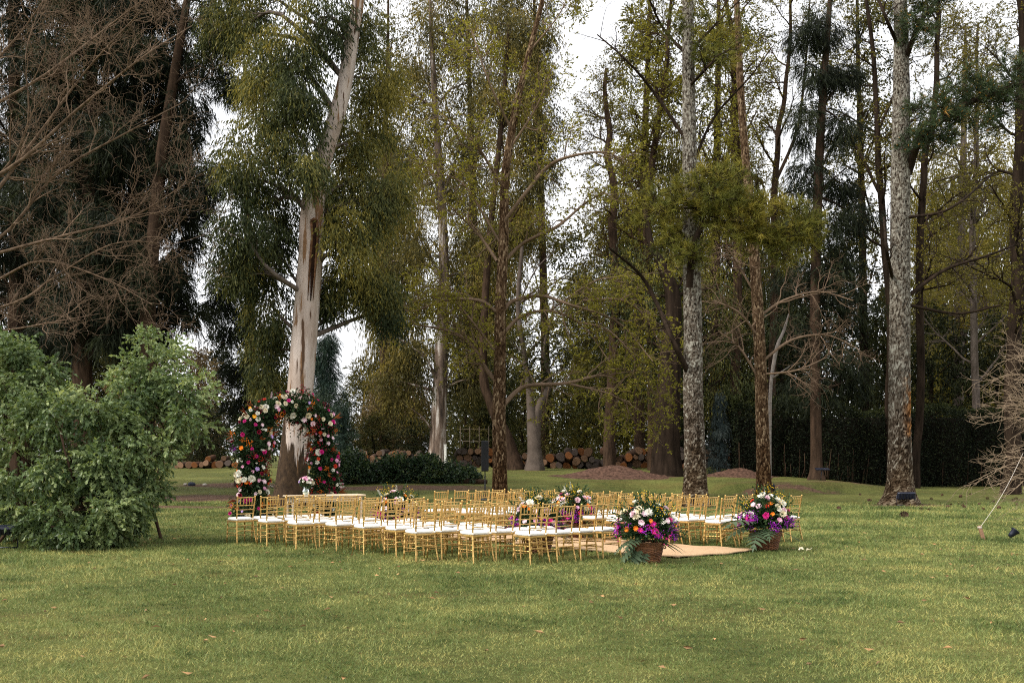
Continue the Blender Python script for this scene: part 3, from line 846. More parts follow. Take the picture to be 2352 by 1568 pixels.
def flood(loc, rz, tilt, label, w=.6, h=.24):
    t = thing('flood_light', label, 'flood light', loc, rz, 'black flood lights on the lawn')
    mb = MB(); box(mb, (0, 0, .34), (w, .13, h), bev=.03, tilt=tilt); mb.build('housing', NAVY, t, False)
    mb = MB(); box(mb, (0, .075 * math.cos(tilt), .34 + .075 * math.sin(tilt)), (w * .86, .012, h * .72), tilt=tilt); mb.build('glass', plain('flood_glass', (.05, .06, .09), .15), t, False)
    mb = MB()
    for s in (-1, 1): rod(mb, [[s * (w / 2 + .02), 0, .36], [s * (w / 2 + .02), 0, .02]], .012, 5)
    rod(mb, [[-(w / 2 + .02), 0, .02], [w / 2 + .02, 0, .02]], .014, 5); mb.build('bracket', NAVY, t)
    mb = MB()
    for k in range(5): box(mb, (-w * .36 + k * w * .18, -.075 * math.cos(tilt), .34 - .075 * math.sin(tilt)), (.02, .03, h * .8), tilt=tilt)
    mb.build('cooling_fins', NAVY, t, False)
    return t
d = 33.4; flood((X(2081, d), d, gz(X(2081, d), d)), math.radians(8), .25, 'wide black flood light at the foot of the lichened trunk, far right of chairs', .62, .25)
d = 41.2; flood((X(1760, d), d, gz(X(1760, d), d)), 0, .2, 'black flood light half hidden behind the right flower basket', .7, .3)
d = 18.3; flood((X(12, d), d, 0), math.radians(15), .5, 'black flood light under the leafy shrub by the left picture edge', .38, .18)
d = 45.4; xs = X(1886, d); zg = gz(xs, d)
t = thing('lamp_shade_plate', 'slanted dark plate lamp standing against the slim trunk on the bank', 'garden lamp', (xs, d, zg))
mb = MB(); box(mb, (.05, 0, .52), (.62, .3, .04), tilt=.25); mb.build('plate', NAVY, t, False)
mb = MB(); rod(mb, [[0, .05, -.05], [.02, .05, .25], [.05, .02, .50]], .02, 6); mb.build('stem', NAVY, t)

d = 21.0; p = at(2325, 1240, d)
t = thing('spot_light', 'small dark bell shaped spot light in the grass near the wooden stake', 'spot light', (X(2325, 20.4), 20.4, 0))
mb = MB(); rod(mb, np.array([[-.06, 0, .05], [-.02, 0, .085], [.05, 0, .15], [.065, 0, .165], [.07, 0, .17]]), [.035, .055, .075, .10, .10], 14); mb.build('housing', NAVY, t)
mb = MB(); rod(mb, [[0, 0, -.05], [-.03, 0, .07]], .012, 6); mb.build('spike', NAVY, t)
t = thing('tent_stake', 'slanted wooden stake in the lawn holding the white guy cord', 'stake', (X(2259, 20.3), 20.3, 0))
mb = MB(); box(mb, (0, 0, .11), (.065, .05, .36), bev=.006); st = mb.build('post', plain('stake_wood', (.30, .17, .10), .8, 0, .3, 25), t, False); st.rotation_euler = (0, -.30, 0)
mb = MB()
for k in range(3): rod(mb, [[.042 * math.cos(a) - .075, .034 * math.sin(a), .235 + .012 * k] for a in np.linspace(0, 6.28, 13)], .005, 5)
mb.build('lashing', plain('cord_fibre', (.68, .62, .54), .8), t)
top_c = at(2350, 1040, 23.0)
mb = MB(); a = np.array([X(2259, 20.3) - .07, 20.3, .245])
rod(mb, [lerp(a, top_c, f) - np.array([0, 0, .12 * math.sin(f * math.pi)]) for f in np.linspace(0, 1, 16)], .004, 5)
tag(mb.build('guy_cord', bpy.data.materials['cord_fibre']), 'white guy cord rising from the wooden stake into the bare shrub', 'cord')
for k, (px, py, sz, colr) in enumerate(((426, 1121, .16, (.5, .44, .38)), (440, 1119, .30, (.03, .035, .06)), (470, 1118, .18, (.55, .5, .42)))):
    d = 44.0; r = np.random.default_rng(60 + k); mb = MB()
    a_, b_ = np.meshgrid(np.linspace(0, 2 * np.pi, 10, endpoint=False), np.linspace(-1.4, 1.4, 6)); rr = sz * (.5 + .12 * r.random(a_.shape))
    V = np.stack([rr * np.cos(a_) * np.cos(b_), rr * np.sin(a_) * np.cos(b_), rr * .6 * np.sin(b_)], -1).reshape(-1, 3)
    mb.add(V, Q=[[i * 10 + j, i * 10 + (j + 1) % 10, (i + 1) * 10 + (j + 1) % 10, (i + 1) * 10 + j] for i in range(5) for j in range(10)])
    o = mb.build('stone', plain(f'stone_{["pale", "dark", "tan"][k]}', colr, .8, 0, .3, 9)); o.location = (X(px, d), d, gz(X(px, d), d) + .06)
    tag(o, ['small pale stone on the bare earth right of the leafy shrub', 'dark blue-black rock on the bare earth right of the leafy shrub', 'tan stone on bare earth, nearest the flower arch'][k], 'stone')
# pine cones under the lichened trunk
mb = MB(); r = np.random.default_rng(4)
for k in range(60):
    f = k / 60; a = k * 2.4; rad = .035 * math.sin(math.pi * (.12 + .85 * f)); c = np.array([rad * math.cos(a), rad * math.sin(a), f * .09])
    d_ = np.array([math.cos(a), math.sin(a), .5]); s_ = np.array([-math.sin(a), math.cos(a), 0]) * .012
    mb.add(np.array([c - s_, c + s_, c + d_ * .018 + s_ * .6, c + d_ * .018 - s_ * .6]), Q=[[0, 1, 2, 3]])
cone = mb.mesh('pine_cone', plain('cone_brown', (.085, .04, .022), .8), False)
r = np.random.default_rng(71)
for k in range(34):
    d = r.uniform(30, 43); px = r.uniform(1900, 2352)
    if abs(px - 2066) < 40: continue
    xx_ = X(px, d); o = link('pine_cone', cone, None, (xx_, d, gz(xx_, d) + .02), (r.uniform(1.1, 1.7), 0, r.uniform(0, 6.28)), (r.uniform(.9, 1.4),) * 3)
    tag(o, 'small brown pine cone lying on the lawn around the lichened trunk', 'pine cone', 'pine cones under the tall lichened tree')
o = link('pine_cone', cone, None, (X(2068, 27.5), 27.5, .03), (1.3, 0, .6), (2.4,) * 3)
tag(o, 'large reddish pine cone alone on the lawn in front of the lichened trunk', 'pine cone')
r = np.random.default_rng(72); mb = MB(); leaves(mb, np.zeros((1, 3)), np.array([[0, 1., .2]]), .11, .06, r, .5); pm = mb.mesh('fallen_petal', PETAL['cream'], False)
for k, (px, py) in enumerate(((1838, 1267), (1847, 1265), (1851, 1268), (1860, 1267))):
    d = FPX * CAM_H / (py - HY); o = link('fallen_petal', pm, None, (X(px, d), d, .035), (.2, .1, k * 1.9))
    tag(o, 'cream petal lying in the grass right of the right flower basket', 'petal', 'fallen petals on the lawn')

# ---------------------------------------------------------------- trees: helpers
def grow(P0, D0, L0, R0, rng, k=5, wob=.25, up=.0, tip=.25):
    """N wandering branches -> polylines (N,k,3), radii (N,k)"""
    N = len(P0); P = np.empty((N, k, 3)); P[:, 0] = P0
    D = unit(np.asarray(D0, float)); L0 = np.ones(N) * L0
    for i in range(1, k):
        D = unit(D + rng.normal(size=(N, 3)) * wob + np.array([0, 0, up]))
        P[:, i] = P[:, i - 1] + D * (L0 / (k - 1))[:, None]
    R = (np.ones(N) * R0)[:, None] * np.linspace(1, tip, k)[None]
    return P, R

def sprout(P, R, n, rng, tmin=.25, ang=.8, up=.1, ratio=.5, rr=.55, length=None):
    """n children on each parent polyline: start points, directions, lengths, radii"""
    N, k, _ = P.shape
    idx = np.repeat(np.arange(N), n); t = (tmin + (1 - tmin) * rng.random(N * n)) * (k - 1.001)
    i = t.astype(int); f = (t - i)[:, None]
    p = P[idx, i] * (1 - f) + P[idx, i + 1] * f
    d = unit(P[idx, i + 1] - P[idx, i])
    side = unit(np.cross(d, rball(rng, N * n)))
    a = ang * (1 + .35 * rng.normal(size=N * n))[:, None]
    D = d * np.cos(a) + side * np.sin(a) + np.array([0, 0, up])
    if length is None:
        length = np.linalg.norm(np.diff(P, axis=1), axis=2).sum(1)[idx] * ratio
    length = length * rng.uniform(.6, 1.25, N * n)
    r = (R[idx, i] * rr)
    return p, D, length, r

def limb_pts(limb, d):
    """(px, py, width px[, depth offset]) list -> points, radii"""
    P = np.array([at(q[0], q[1], d + (q[3] if len(q) > 3 else 0)) for q in limb]); R = np.array([q[2] / 2 / FPX * d for q in limb])
    n = max(8, 4 * len(limb)); S = spline(np.concatenate([P, R[:, None]], 1), n)
    return S[:, :3], np.maximum(S[:, 3], .004)

def trunk_mesh(P, R, rng, sides=28, rows=120, rough=.05, plates=None, flare=.0, base=None):
    """trunk skin with buttress flare and, if asked, bark plates parted by real cracks; returns MB"""
    S = spline(np.concatenate([P, R[:, None]], 1), rows)
    C, r = S[:, :3], np.maximum(S[:, 3], .01)
    a = np.linspace(0, 2 * np.pi, sides, endpoint=False)
    z = C[:, 2] - C[0, 2]
    ph = rng.uniform(0, 6.28, 8)
    rad = np.ones((rows, sides))
    for q in range(2, 6): rad += rough * .5 * np.sin(q * a[None] + ph[q] + .5 * np.sin(z * .7 + q)[:, None]) / q
    if flare: rad += flare * np.exp(-z / .45)[:, None] * (.55 + .45 * np.sin(5 * a + ph[0]) * 1.0 + .25 * np.sin(8 * a + ph[1]))[None]
    tint = np.full((rows, sides), .5)
    if plates:
        w, h, depth = plates
        arc = r[:, None] * a[None]; zz = np.broadcast_to(z[:, None], arc.shape)
        # jittered cells on the unrolled trunk
        gx_, gy_ = arc / w, zz / h
        best = np.full(arc.shape, 9.0); second = best.copy(); cid = np.zeros(arc.shape)
        ix, iy = np.floor(gx_), np.floor(gy_)
        for dx in (-1, 0, 1):
            for dy in (-1, 0, 1):
                cx, cy = ix + dx, iy + dy
                hsh = np.sin(cx * 127.1 + cy * 311.7) * 43758.5; h1 = hsh - np.floor(hsh)
                hsh2 = np.sin(cx * 269.5 + cy * 183.3) * 43758.5; h2 = hsh2 - np.floor(hsh2)
                dd = np.hypot(gx_ - cx - h1, gy_ - cy - h2)
                m1 = dd < best
                second = np.where(m1, best, np.minimum(second, dd)); cid = np.where(m1, (h1 * 7.3 + h2 * 3.1) % 1, cid); best = np.minimum(best, dd)
        edge = np.clip((second - best) / .25, 0, 1)
        rad += (depth * (edge - .6) + depth * .5 * (cid - .5)) / r[:, None]
        tint = np.where(edge < .35, 0.0, .25 + .75 * cid)
    V = np.stack([C[:, None, 0] + r[:, None] * rad * np.cos(a), C[:, None, 1] + r[:, None] * rad * np.sin(a), np.broadcast_to(C[:, None, 2], rad.shape)], -1)
    if base is not None:                               # let the foot follow the ground
        V[0, :, 2] = base - .25; V[1, :, 2] = np.minimum(V[1, :, 2], base + .02)
    i, j = np.meshgrid(np.arange(rows - 1), np.arange(sides), indexing='ij'); j2 = (j + 1) % sides
    Q = np.stack([i * sides + j, i * sides + j2, (i + 1) * sides + j2, (i + 1) * sides + j], -1).reshape(-1, 4)
    mb = MB(); mb.add(V.reshape(-1, 3), Q=Q, tint=tint.ravel())
    return mb

def ptrunk(pts, d):
    """trunk given as (px, py, width px) from the foot up"""
    P = np.array([at(q[0], q[1], d) for q in pts]); R = np.array([q[2] / 2 / FPX * d for q in pts])
    return P, R

def on_trunk(P, R, z):
    i = int(np.argmin(np.abs(P[:, 2] - z))); return P[i], R[i]

LEAF = dict(      # length, width, droop, outward, single face
    euc=(.16, .036, 1.0, .35, False), bud=(.060, .042, .0, .5, False), broad=(.13, .075, .2, .8, False), cas=(.34, .030, .8, .6, True), far=(.21, .12, .3, .8, False))
def fill_clumps(mb, clumps, n, rng, kind, scale=1.0, shell=.45, spray=(5, .55), tint=(.5, .18), sub=.42, gap=.62):
    """each clump's ellipsoid holds tufts with gaps between them; each tuft is built of leafy sprays. A clump is centre, radii[, tint shift, amount]"""
    L, W, droop, outw, single = LEAF[kind]
    for cl in clumps:
        c, rad = np.asarray(cl[0]), np.asarray(cl[1]) * np.ones(3)
        sh = cl[2] if len(cl) > 2 else 0.0
        k = max(6, int(n * cl[3] if len(cl) > 3 else n))
        ns = int(np.clip(gap * np.prod(rad) / sub ** 3 * 2.2, 5, 46))
        u0 = rball(rng, ns); C = c + u0 * rad * ((shell + (1 - shell) * rng.random(ns)) ** .6)[:, None]
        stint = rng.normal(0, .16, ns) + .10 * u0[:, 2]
        srad = sub * rng.uniform(.6, 1.3, ns)
        wts = srad ** 2; wts /= wts.sum()
        g = rng.choice(ns, k, p=wts)
        u = rball(rng, k)
        P0 = C[g] + u * (srad[g] * rng.random(k) ** .5)[:, None] * np.array([1, 1, .75 + .35 * droop])
        D = unit(u * [1, 1, .7] + u0[g] * .5 + rball(rng, k) * .4 + [0, 0, -droop * .5])
        m, sl = spray
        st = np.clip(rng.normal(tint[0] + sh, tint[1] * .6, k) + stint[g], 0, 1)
        for q in range(m):
            t = (q + rng.random(k)) / m
            P = P0 + D * (sl * scale * t)[:, None] * .8 + np.array([0, 0, -1]) * (droop * .45 * sl * scale * t * t)[:, None]
            ld = D * outw + rball(rng, k) * .55 + np.array([0, 0, -droop])
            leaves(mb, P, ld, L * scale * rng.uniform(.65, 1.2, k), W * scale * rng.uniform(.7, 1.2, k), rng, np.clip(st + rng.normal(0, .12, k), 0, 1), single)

def limbs_to(mb, P, R, clumps, rng, rmul=.35, drop=.55, sub=4, s=6):
    """a bough from the trunk into every clump, forking inside it"""
    for cl in clumps:
        c = np.asarray(cl[0]); rad = np.mean(cl[1])
        h = np.hypot(*(P[np.argmin(np.abs(P[:, 2] - c[2])), :2] - c[:2]))
        z = c[2] - drop * h - .3
        q, r = on_trunk(P, R, max(z, P[0, 2] + 1.5))
        mid = lerp(q, c, .5) + rng.normal(size=3) * .12 * (h + .3) + [0, 0, .08 * h]
        r0 = min(r * rmul, .02 + .022 * (h + rad)); 
        S = spline([q, mid, c], 9); rr = np.linspace(r0, r0 * .35, 9)
        V, Q = tubes(S, rr, s); mb.add(V, Q=Q, tint=.4)
        p, D, Ln, rr2 = sprout(S[None], rr[None], sub, rng, .4, .7, .05, length=np.full(sub, rad * .9))
        B, Br = grow(p, D, Ln, rr2, rng, 5, .22, -.02)
        V, Q = tubes(B, Br, 4); mb.add(V, Q=Q, tint=.4)
        p, D, Ln, rr2 = sprout(B, Br, 3, rng, .3, .8, -.05, length=np.full(sub * 3, rad * .5))
        B, Br = grow(p, D, Ln, np.maximum(rr2, .004), rng, 4, .25, -.08)
        V, Q = tubes(B, Br, 3); mb.add(V, Q=Q, tint=.4)

def pclumps(lst, d):
    """(px, py, rx px, ry px[, depth offset, tint shift, amount]) -> clumps"""
    out = []
    for q in lst:
        off = q[4] if len(q) > 4 else 0.0
        dd = d + off; rx, ry = q[2] / FPX * dd, q[3] / FPX * dd
        out.append((at(q[0], q[1], dd), (rx, max(rx, .8) * .9, ry), q[5] if len(q) > 5 else 0.0, q[6] if len(q) > 6 else 1.0))
    return out

# leaf and bark colours
EUC = leafmat('gum_leaves', [(0, (.024, .034, .014)), (.35, (.068, .082, .034)), (.65, (.140, .140, .046)), (1, (.27, .225, .050))], .28, .42, .7, .30)
EUC2 = leafmat('far_gum_leaves', [(0, (.036, .036, .014)), (.4, (.088, .080, .028)), (.7, (.155, .130, .038)), (1, (.27, .205, .050))], .28, .5, .7, .22)
CAS = leafmat('sheoak_needles', [(0, (.009, .012, .007)), (.5, (.017, .023, .012)), (1, (.040, .048, .018))], .12, .6, .4, .3)
BUD = leafmat('spring_leaves', [(0, (.10, .105, .020)), (.4, (.20, .19, .030)), (.75, (.30, .275, .045)), (1, (.38, .33, .07))], .4, .5, .4, .4)
BUD2 = leafmat('far_spring_leaves', [(0, (.075, .075, .020)), (.5, (.15, .135, .032)), (1, (.27, .22, .05))], .4, .5, .6, .3)
PINE = leafmat('pine_needles', [(0, (.050, .062, .016)), (.45, (.130, .135, .030)), (.8, (.225, .20, .036)), (1, (.30, .245, .05))], .22, .5, .5, .6)
PINE_D = leafmat('dark_pine_needles', [(0, (.028, .045, .024)), (.6, (.065, .092, .045)), (.93, (.10, .125, .05)), (1, (.42, .20, .04))], .18, .5, .2, .6)
DARK = leafmat('evergreen_leaves', [(0, (.012, .016, .008)), (.5, (.028, .034, .013)), (1, (.070, .070, .020))], .18, .5, .5, .25)
OLIVE = leafmat('olive_leaves', [(0, (.030, .036, .014)), (.5, (.070, .072, .024)), (1, (.16, .135, .038))], .28, .55, .6, .25)
TAN = leafmat('tan_leaves', [(0, (.075, .055, .034)), (.5, (.16, .115, .066)), (1, (.28, .21, .10))], .25, .6, .5, .3)
TEAL = leafmat('teal_conifer', [(0, (.012, .024, .020)), (.5, (.028, .050, .038)), (1, (.06, .085, .055))], .15, .5, .4, .4)
BLUEW = leafmat('blue_weeping', [(0, (.025, .04, .042)), (.5, (.035, .05, .05)), (1, (.09, .11, .105))], .15, .5, .4, .5)
SHRUB = leafmat('shrub_leaves', [(0, (.050, .085, .032)), (.4, (.118, .170, .066)), (.7, (.205, .262, .108)), (1, (.35, .40, .18))], .3, .42, .35, .6, .28)
IVY = leafmat('ivy_leaves', [(0, (.010, .024, .012)), (.5, (.028, .055, .022)), (1, (.085, .115, .032))], .15, .32, .4, 1.2, .3)
B_DARK = barkmat('dark_bark', (.010, .007, .005), (.040, .027, .019), 5, .15)
B_BROWN = barkmat('brown_bark', (.020, .013, .009), (.075, .047, .031), 6, .2)
B_TWIG = barkmat('twig_bark', (.045, .030, .020), (.21, .145, .098), 8, .5, .3, attr=True)
B_GREY = barkmat('grey_bark', (.055, .042, .033), (.16, .13, .11), 5, .25)
B_PALE = barkmat('pale_shrub_twig', (.17, .12, .08), (.38, .29, .20), 9, .5, .3)
def plate_bark(name, lich, scar=None, k=1.0, warm=False):
    """plates coloured one by one (tint), dark in the cracks, lichen on some; scar: (low, high) band of stripped orange bark"""
    m, n, l = mat_new(name); o = n.new('ShaderNodeOutputMaterial'); p = node(n, 'ShaderNodeBsdfPrincipled', Roughness=.9); p.inputs['Specular IOR Level'].default_value = .04
    a = node(n, 'ShaderNodeAttribute', attribute_name='tint')
    v = stretched(n, l, 1, 1, .7); f = noise(n, l, v, 16, 5, .7); g = noise(n, l, stretched(n, l, 1, 1, .35), 1.3, 3, .6)
    r = ramp(n, [(0, (k * .010, k * .007, k * .005)), (.2, (k * .035, k * .025, k * .017)), (.5, (k * .085, k * .066, k * .049)), (.75, (k * .145, k * .122, k * .098)), (.98, (k * .30, k * .29, k * .245))]); 
    s_ = n.new('ShaderNodeMath'); s_.operation = 'MULTIPLY_ADD'; s_.inputs[1].default_value = .5; l.new(mp(n, l, f, .25, .75, -.5, .5), s_.inputs[0]); l.new(a.outputs['Fac'], s_.inputs[2])
    s2 = n.new('ShaderNodeMath'); s2.operation = 'MULTIPLY_ADD'; s2.inputs[1].default_value = lich; l.new(mp(n, l, g, .3, .7, -.5, .5), s2.inputs[0]); l.new(s_.outputs[0], s2.inputs[2])
    l.new(s2.outputs[0], r.inputs[0]); c = r.outputs[0]
    tc = n.new('ShaderNodeTexCoord'); sx = n.new('ShaderNodeSeparateXYZ'); l.new(tc.outputs['Object'], sx.inputs[0])
    hn = n.new('ShaderNodeMath'); hn.operation = 'MULTIPLY_ADD'; hn.inputs[1].default_value = 2.0; l.new(mp(n, l, noise(n, l, v, 2.0, 3), .3, .7, -.5, .5), hn.inputs[0]); l.new(sx.outputs['Z'], hn.inputs[2])
    c = mixc(n, l, mp(n, l, hn.outputs[0], 1.0, 2.2, .75, 0), c, mixc(n, l, 1.0, c, (.55, .42, .28), 'MULTIPLY'))
    c = mixc(n, l, mp(n, l, hn.outputs[0], 3.0, 8.0, 0, lich * 1.6), c, mixc(n, l, mp(n, l, f, .47, .56), mixc(n, l, 1.0, c, (.6, .6, .6), 'MULTIPLY'), (.33, .315, .27)))
    if warm: c = mixc(n, l, 1.0, c, (1.2, .92, .68), 'MULTIPLY')
    if scar:
        lo = mp(n, l, hn.outputs[0], scar[0], scar[0] + .5); hi = mp(n, l, hn.outputs[0], scar[1], scar[1] + .5, 1, 0)
        mm = n.new('ShaderNodeMath'); mm.operation = 'MULTIPLY'; l.new(lo, mm.inputs[0]); l.new(hi, mm.inputs[1])
        m2 = n.new('ShaderNodeMath'); m2.operation = 'MULTIPLY'; l.new(mm.outputs[0], m2.inputs[0]); l.new(mp(n, l, sx.outputs['X'], -.1, .25), m2.inputs[1])
        c = mixc(n, l, m2.outputs[0], c, mixc(n, l, 1.0, c, (2.2, 1.15, .45), 'MULTIPLY'))
    l.new(c, p.inputs['Base Color']); l.new(bump(n, l, f, .6, .02), p.inputs['Normal']); l.new(p.outputs[0], o.inputs[0])
    return m
B_LICH = plate_bark('lichened_bark', .35)
B_LICH2 = plate_bark('lichened_bark_stripped', .35, (2.3, 3.9))
B_PLATE = plate_bark('plated_bark', .05, None, .75, True)
B_MOSSY = plate_bark('dark_plated_bark', .02, None, .8, True)

def gum_bark():
    """smooth pale bark, peeling in long tan and grey strips; rough brown stocking at the foot with torn upper edge"""
    m, n, l = mat_new('gum_bark')
    o = n.new('ShaderNodeOutputMaterial'); p = node(n, 'ShaderNodeBsdfPrincipled', Roughness=.7); p.inputs['Specular IOR Level'].default_value = .12
    v = stretched(n, l, 1, 1, .16)
    base = ramp(n, [(.25, (.24, .165, .12)), (.42, (.38, .30, .25)), (.58, (.52, .44, .39)), (.8, (.34, .28, .26))]); l.new(noise(n, l, v, 2.6, 5, .6), base.inputs[0])
    c = mixc(n, l, mp(n, l, noise(n, l, stretched(n, l, 1, 1, .10), 3.4, 4, .7), .56, .60), base.outputs[0], (.20, .11, .055))
    c = mixc(n, l, mp(n, l, noise(n, l, stretched(n, l, 1.6, 1.6, .13), 4.0, 3, .6), .61, .64), c, (.085, .048, .028))
    tc = n.new('ShaderNodeTexCoord'); sx = n.new('ShaderNodeSeparateXYZ'); l.new(tc.outputs['Object'], sx.inputs[0])
    hn = n.new('ShaderNodeMath'); hn.operation = 'MULTIPLY_ADD'; hn.inputs[1].default_value = 3.6
    l.new(mp(n, l, noise(n, l, stretched(n, l, 1, 1, .12), 3.2, 3, .6), .25, .75, -.5, .5), hn.inputs[0]); l.new(sx.outputs['Z'], hn.inputs[2])
    rough = ramp(n, [(.3, (.016, .010, .007)), (.6, (.062, .038, .021)), (.8, (.13, .082, .045))]); rn = noise(n, l, stretched(n, l, 1, 1, .5), 8, 6, .7); l.new(rn, rough.inputs[0])
    f = mp(n, l, hn.outputs[0], 2.25, 2.45, 1, 0)
    c = mixc(n, l, f, c, rough.outputs[0])
    l.new(c, p.inputs['Base Color'])
    l.new(bump(n, l, rn, .7, .03), p.inputs['Normal']); l.new(p.outputs[0], o.inputs[0])
    return m
B_GUM = gum_bark()
def gum_bark2():
    m, n, l = mat_new('streaked_gum_bark')
    o = n.new('ShaderNodeOutputMaterial'); p = node(n, 'ShaderNodeBsdfPrincipled', Roughness=.8)
    v = stretched(n, l, 1, 1, .12); f = noise(n, l, v, 3.2, 5, .65)
    r = ramp(n, [(.38, (.045, .03, .022)), (.48, (.13, .085, .06)), (.56, (.24, .18, .14)), (.62, (.55, .50, .46))]); l.new(f, r.inputs[0])
    l.new(r.outputs[0], p.inputs['Base Color']); l.new(bump(n, l, f, .6, .03), p.inputs['Normal']); l.new(p.outputs[0], o.inputs[0])
    return m
B_GUM2 = gum_bark2()

def tree(name, label, cat, P, group=None):
    """a tree thing standing at the foot of its trunk; geometry is made in world coordinates and shifted"""
    t = thing(name, label, cat, (float(P[0][0]), float(P[0][1]), 0), 0, group)
    return t, -np.array([P[0][0], P[0][1], 0.0])
def put(mb, name, mat, t, off, smooth_shade=True):
    mb.v = [v + off for v in mb.v]
    return mb.build(name, mat, t, smooth_shade)

def footed(pts, d):
    """set the foot of a trunk given in pixels onto the ground"""
    P, R = ptrunk(pts, d)
    P[0, 2] = gz(P[0, 0], P[0, 1]) - .05
    return P, R

# ---------------------------------------------------------------- big pale eucalyptus behind the arch
rng = np.random.default_rng(101)
D1 = 33.0
P, R = footed([(664, 1165, 84), (668, 1120, 73), (676, 1040, 67), (684, 960, 63), (691, 880, 60), (699, 780, 60), (707, 680, 58), (714, 590, 56), (717, 500, 54), (724, 425, 50), (747, 345, 44), (773, 265, 40), (793, 185, 36), (808, 95, 32), (823, 0, 27), (836, -120, 20), (845, -300, 10)], D1)
t, off = tree('eucalyptus_tree', 'massive pale barked eucalyptus leaning right behind the flower arch', 'tree', P)
put(trunk_mesh(P, R, rng, 40, 170, .10, None, .18, P[0, 2]), 'trunk', B_GUM, t, off)
L = [(600, 330, 90, 70, -1, .0), (556, 400, 62, 62, 0, -.15), (560, 525, 66, 62, -1, -.2), (625, 470, 62, 70, .5, -.2), (585, 610, 66, 60, 0, -.2), (640, 580, 40, 70, 1, -.15), (625, 215, 70, 64, -.5, .2), (600, 150, 50, 60, .5, .2), (660, 110, 70, 70, -1, .05),
     (735, 40, 70, 60, -1, -.1), (690, 190, 60, 60, -1.5, -.05), (680, 290, 50, 60, -1.2, -.2), (690, 380, 40, 40, -1.4, -.2), (560, 60, 60, 60, 1, 0), (500, 60, 50, 50, 2, -.1), (620, 700, 44, 70, 1, .05), (608, 800, 40, 70, 1.5, .15), (630, 880, 34, 60, 2, .15), (540, 620, 40, 40, 0, -.15),
     (800, 420, 52, 70, 1, .1), (836, 520, 56, 60, .5, .05), (790, 545, 45, 60, -.5, .05), (850, 640, 54, 60, 1, 0), (790, 640, 36, 44, 1, 0), (850, 300, 48, 74, 1.5, .3), (862, 180, 48, 74, 1, .35), (850, 60, 50, 74, 1, .3), (810, 330, 30, 50, 1, .3), (760, 480, 26, 44, .8, 0), (885, 440, 40, 60, 1, .2),
     (900, 700, 34, 40, 1.5, 0), (760, 690, 20, 50, 1.0, -.1), (700, -80, 110, 70, 0, 0), (840, -100, 90, 70, 1, .2), (560, -60, 90, 60, 1, .1)]
cl = pclumps(L, D1)
mb = MB(); limbs_to(mb, P, R, cl, rng, .38, .5)
put(mb, 'boughs', B_GREY, t, off)
mb = MB(); fill_clumps(mb, cl, 640, rng, 'euc', 1.1, .2, (5, .6), (.47, .2), .36)
tag(put(mb, 'crown', EUC, t, off, False), kind='stuff')
# torn hollow on the trunk and a broken stub
mb = MB(); S0 = [at(722, 508, D1 - .42), at(724, 540, D1 - .43), at(720, 590, D1 - .43), at(716, 640, D1 - .43), at(713, 690, D1 - .44)]
for k, (dx, w) in enumerate(((-.09, .05), (.09, .045))):
    rod(mb, np.array(S0) + [dx, 0, 0], np.array([.05, w, w, .03, .008]), 7)
rod(mb, [S0[0] + [-.1, -.02, 0], S0[0] + [0, -.05, .06], S0[0] + [.1, -.02, 0]], .055, 7)
put(mb, 'scar_rim', plain('torn_bark', (.12, .06, .03), .9, 0, .5, 8, .1, .6), t, off)
mb = MB(); q = np.array(S0) + [0, .03, 0]; rod(mb, q, [.07, .085, .075, .05, .015], 8); put(mb, 'hollow', plain('hollow_dark', (.022, .010, .006), .95, 0, .4, 8, .1), t, off)
mb = MB(); rod(mb, [at(733, 600, D1), at(745, 588, D1 - .2), at(757, 582, D1 - .3)], [.12, .085, .06], 9); put(mb, 'broken_stub', B_GREY, t, off)

# ---------------------------------------------------------------- dark sheoaks on the left
def sheoak(pts, d, lst, seed, label, dens=300, name='sheoak_tree', bark=B_BROWN, group='dark drooping evergreens', flare=.12):
    rng = np.random.default_rng(seed)
    P, R = footed(pts, d)
    t, off = tree(name, label, 'tree', P, group)
    put(trunk_mesh(P, R, rng, 20, 70, .08, None, flare, P[0, 2]), 'trunk', bark, t, off)
    cl = pclumps(lst, d)
    mb = MB(); limbs_to(mb, P, R, cl, rng, .3, .35); put(mb, 'boughs', B_DARK, t, off)
    mb = MB(); fill_clumps(mb, cl, dens, rng, 'cas', 1.0, .15, (9, .55), (.45, .2), .40); tag(put(mb, 'crown', CAS, t, off, False), kind='stuff')
    return t
def column(px, tops, spread, d, rng, step=62, ry=48):
    out = []
    for y in np.arange(tops[0], tops[1], step):
        for s in (-1, 0, 1):
            out.append((px + s * spread * rng.uniform(.6, 1.25) + rng.normal() * 12, y + rng.normal() * 22, spread * .62 * rng.uniform(.7, 1.15), ry * rng.uniform(.7, 1.2), rng.normal() * 1.2))
    return out
r = np.random.default_rng(7)
sheoak([(188, 1130, 56), (190, 840, 44), (197, 640, 40), (205, 340, 34), (210, 100, 26), (212, -240, 8)], 37.0, column(200, (-160, 800), 80, 37, r), 201, 'dark sheoak with thick brown trunk rising behind the leafy shrub')
sheoak([(312, 1125, 46), (308, 800, 38), (312, 340, 30), (316, 0, 22), (318, -220, 8)], 38.5, column(312, (-140, 790), 70, 38, r, 66) + [(430, 560, 44, 40), (440, 470, 46, 44), (408, 650, 40, 36), (425, 720, 28, 30)], 202, 'dark sheoak with straight trunk, right of the thickest brown one')
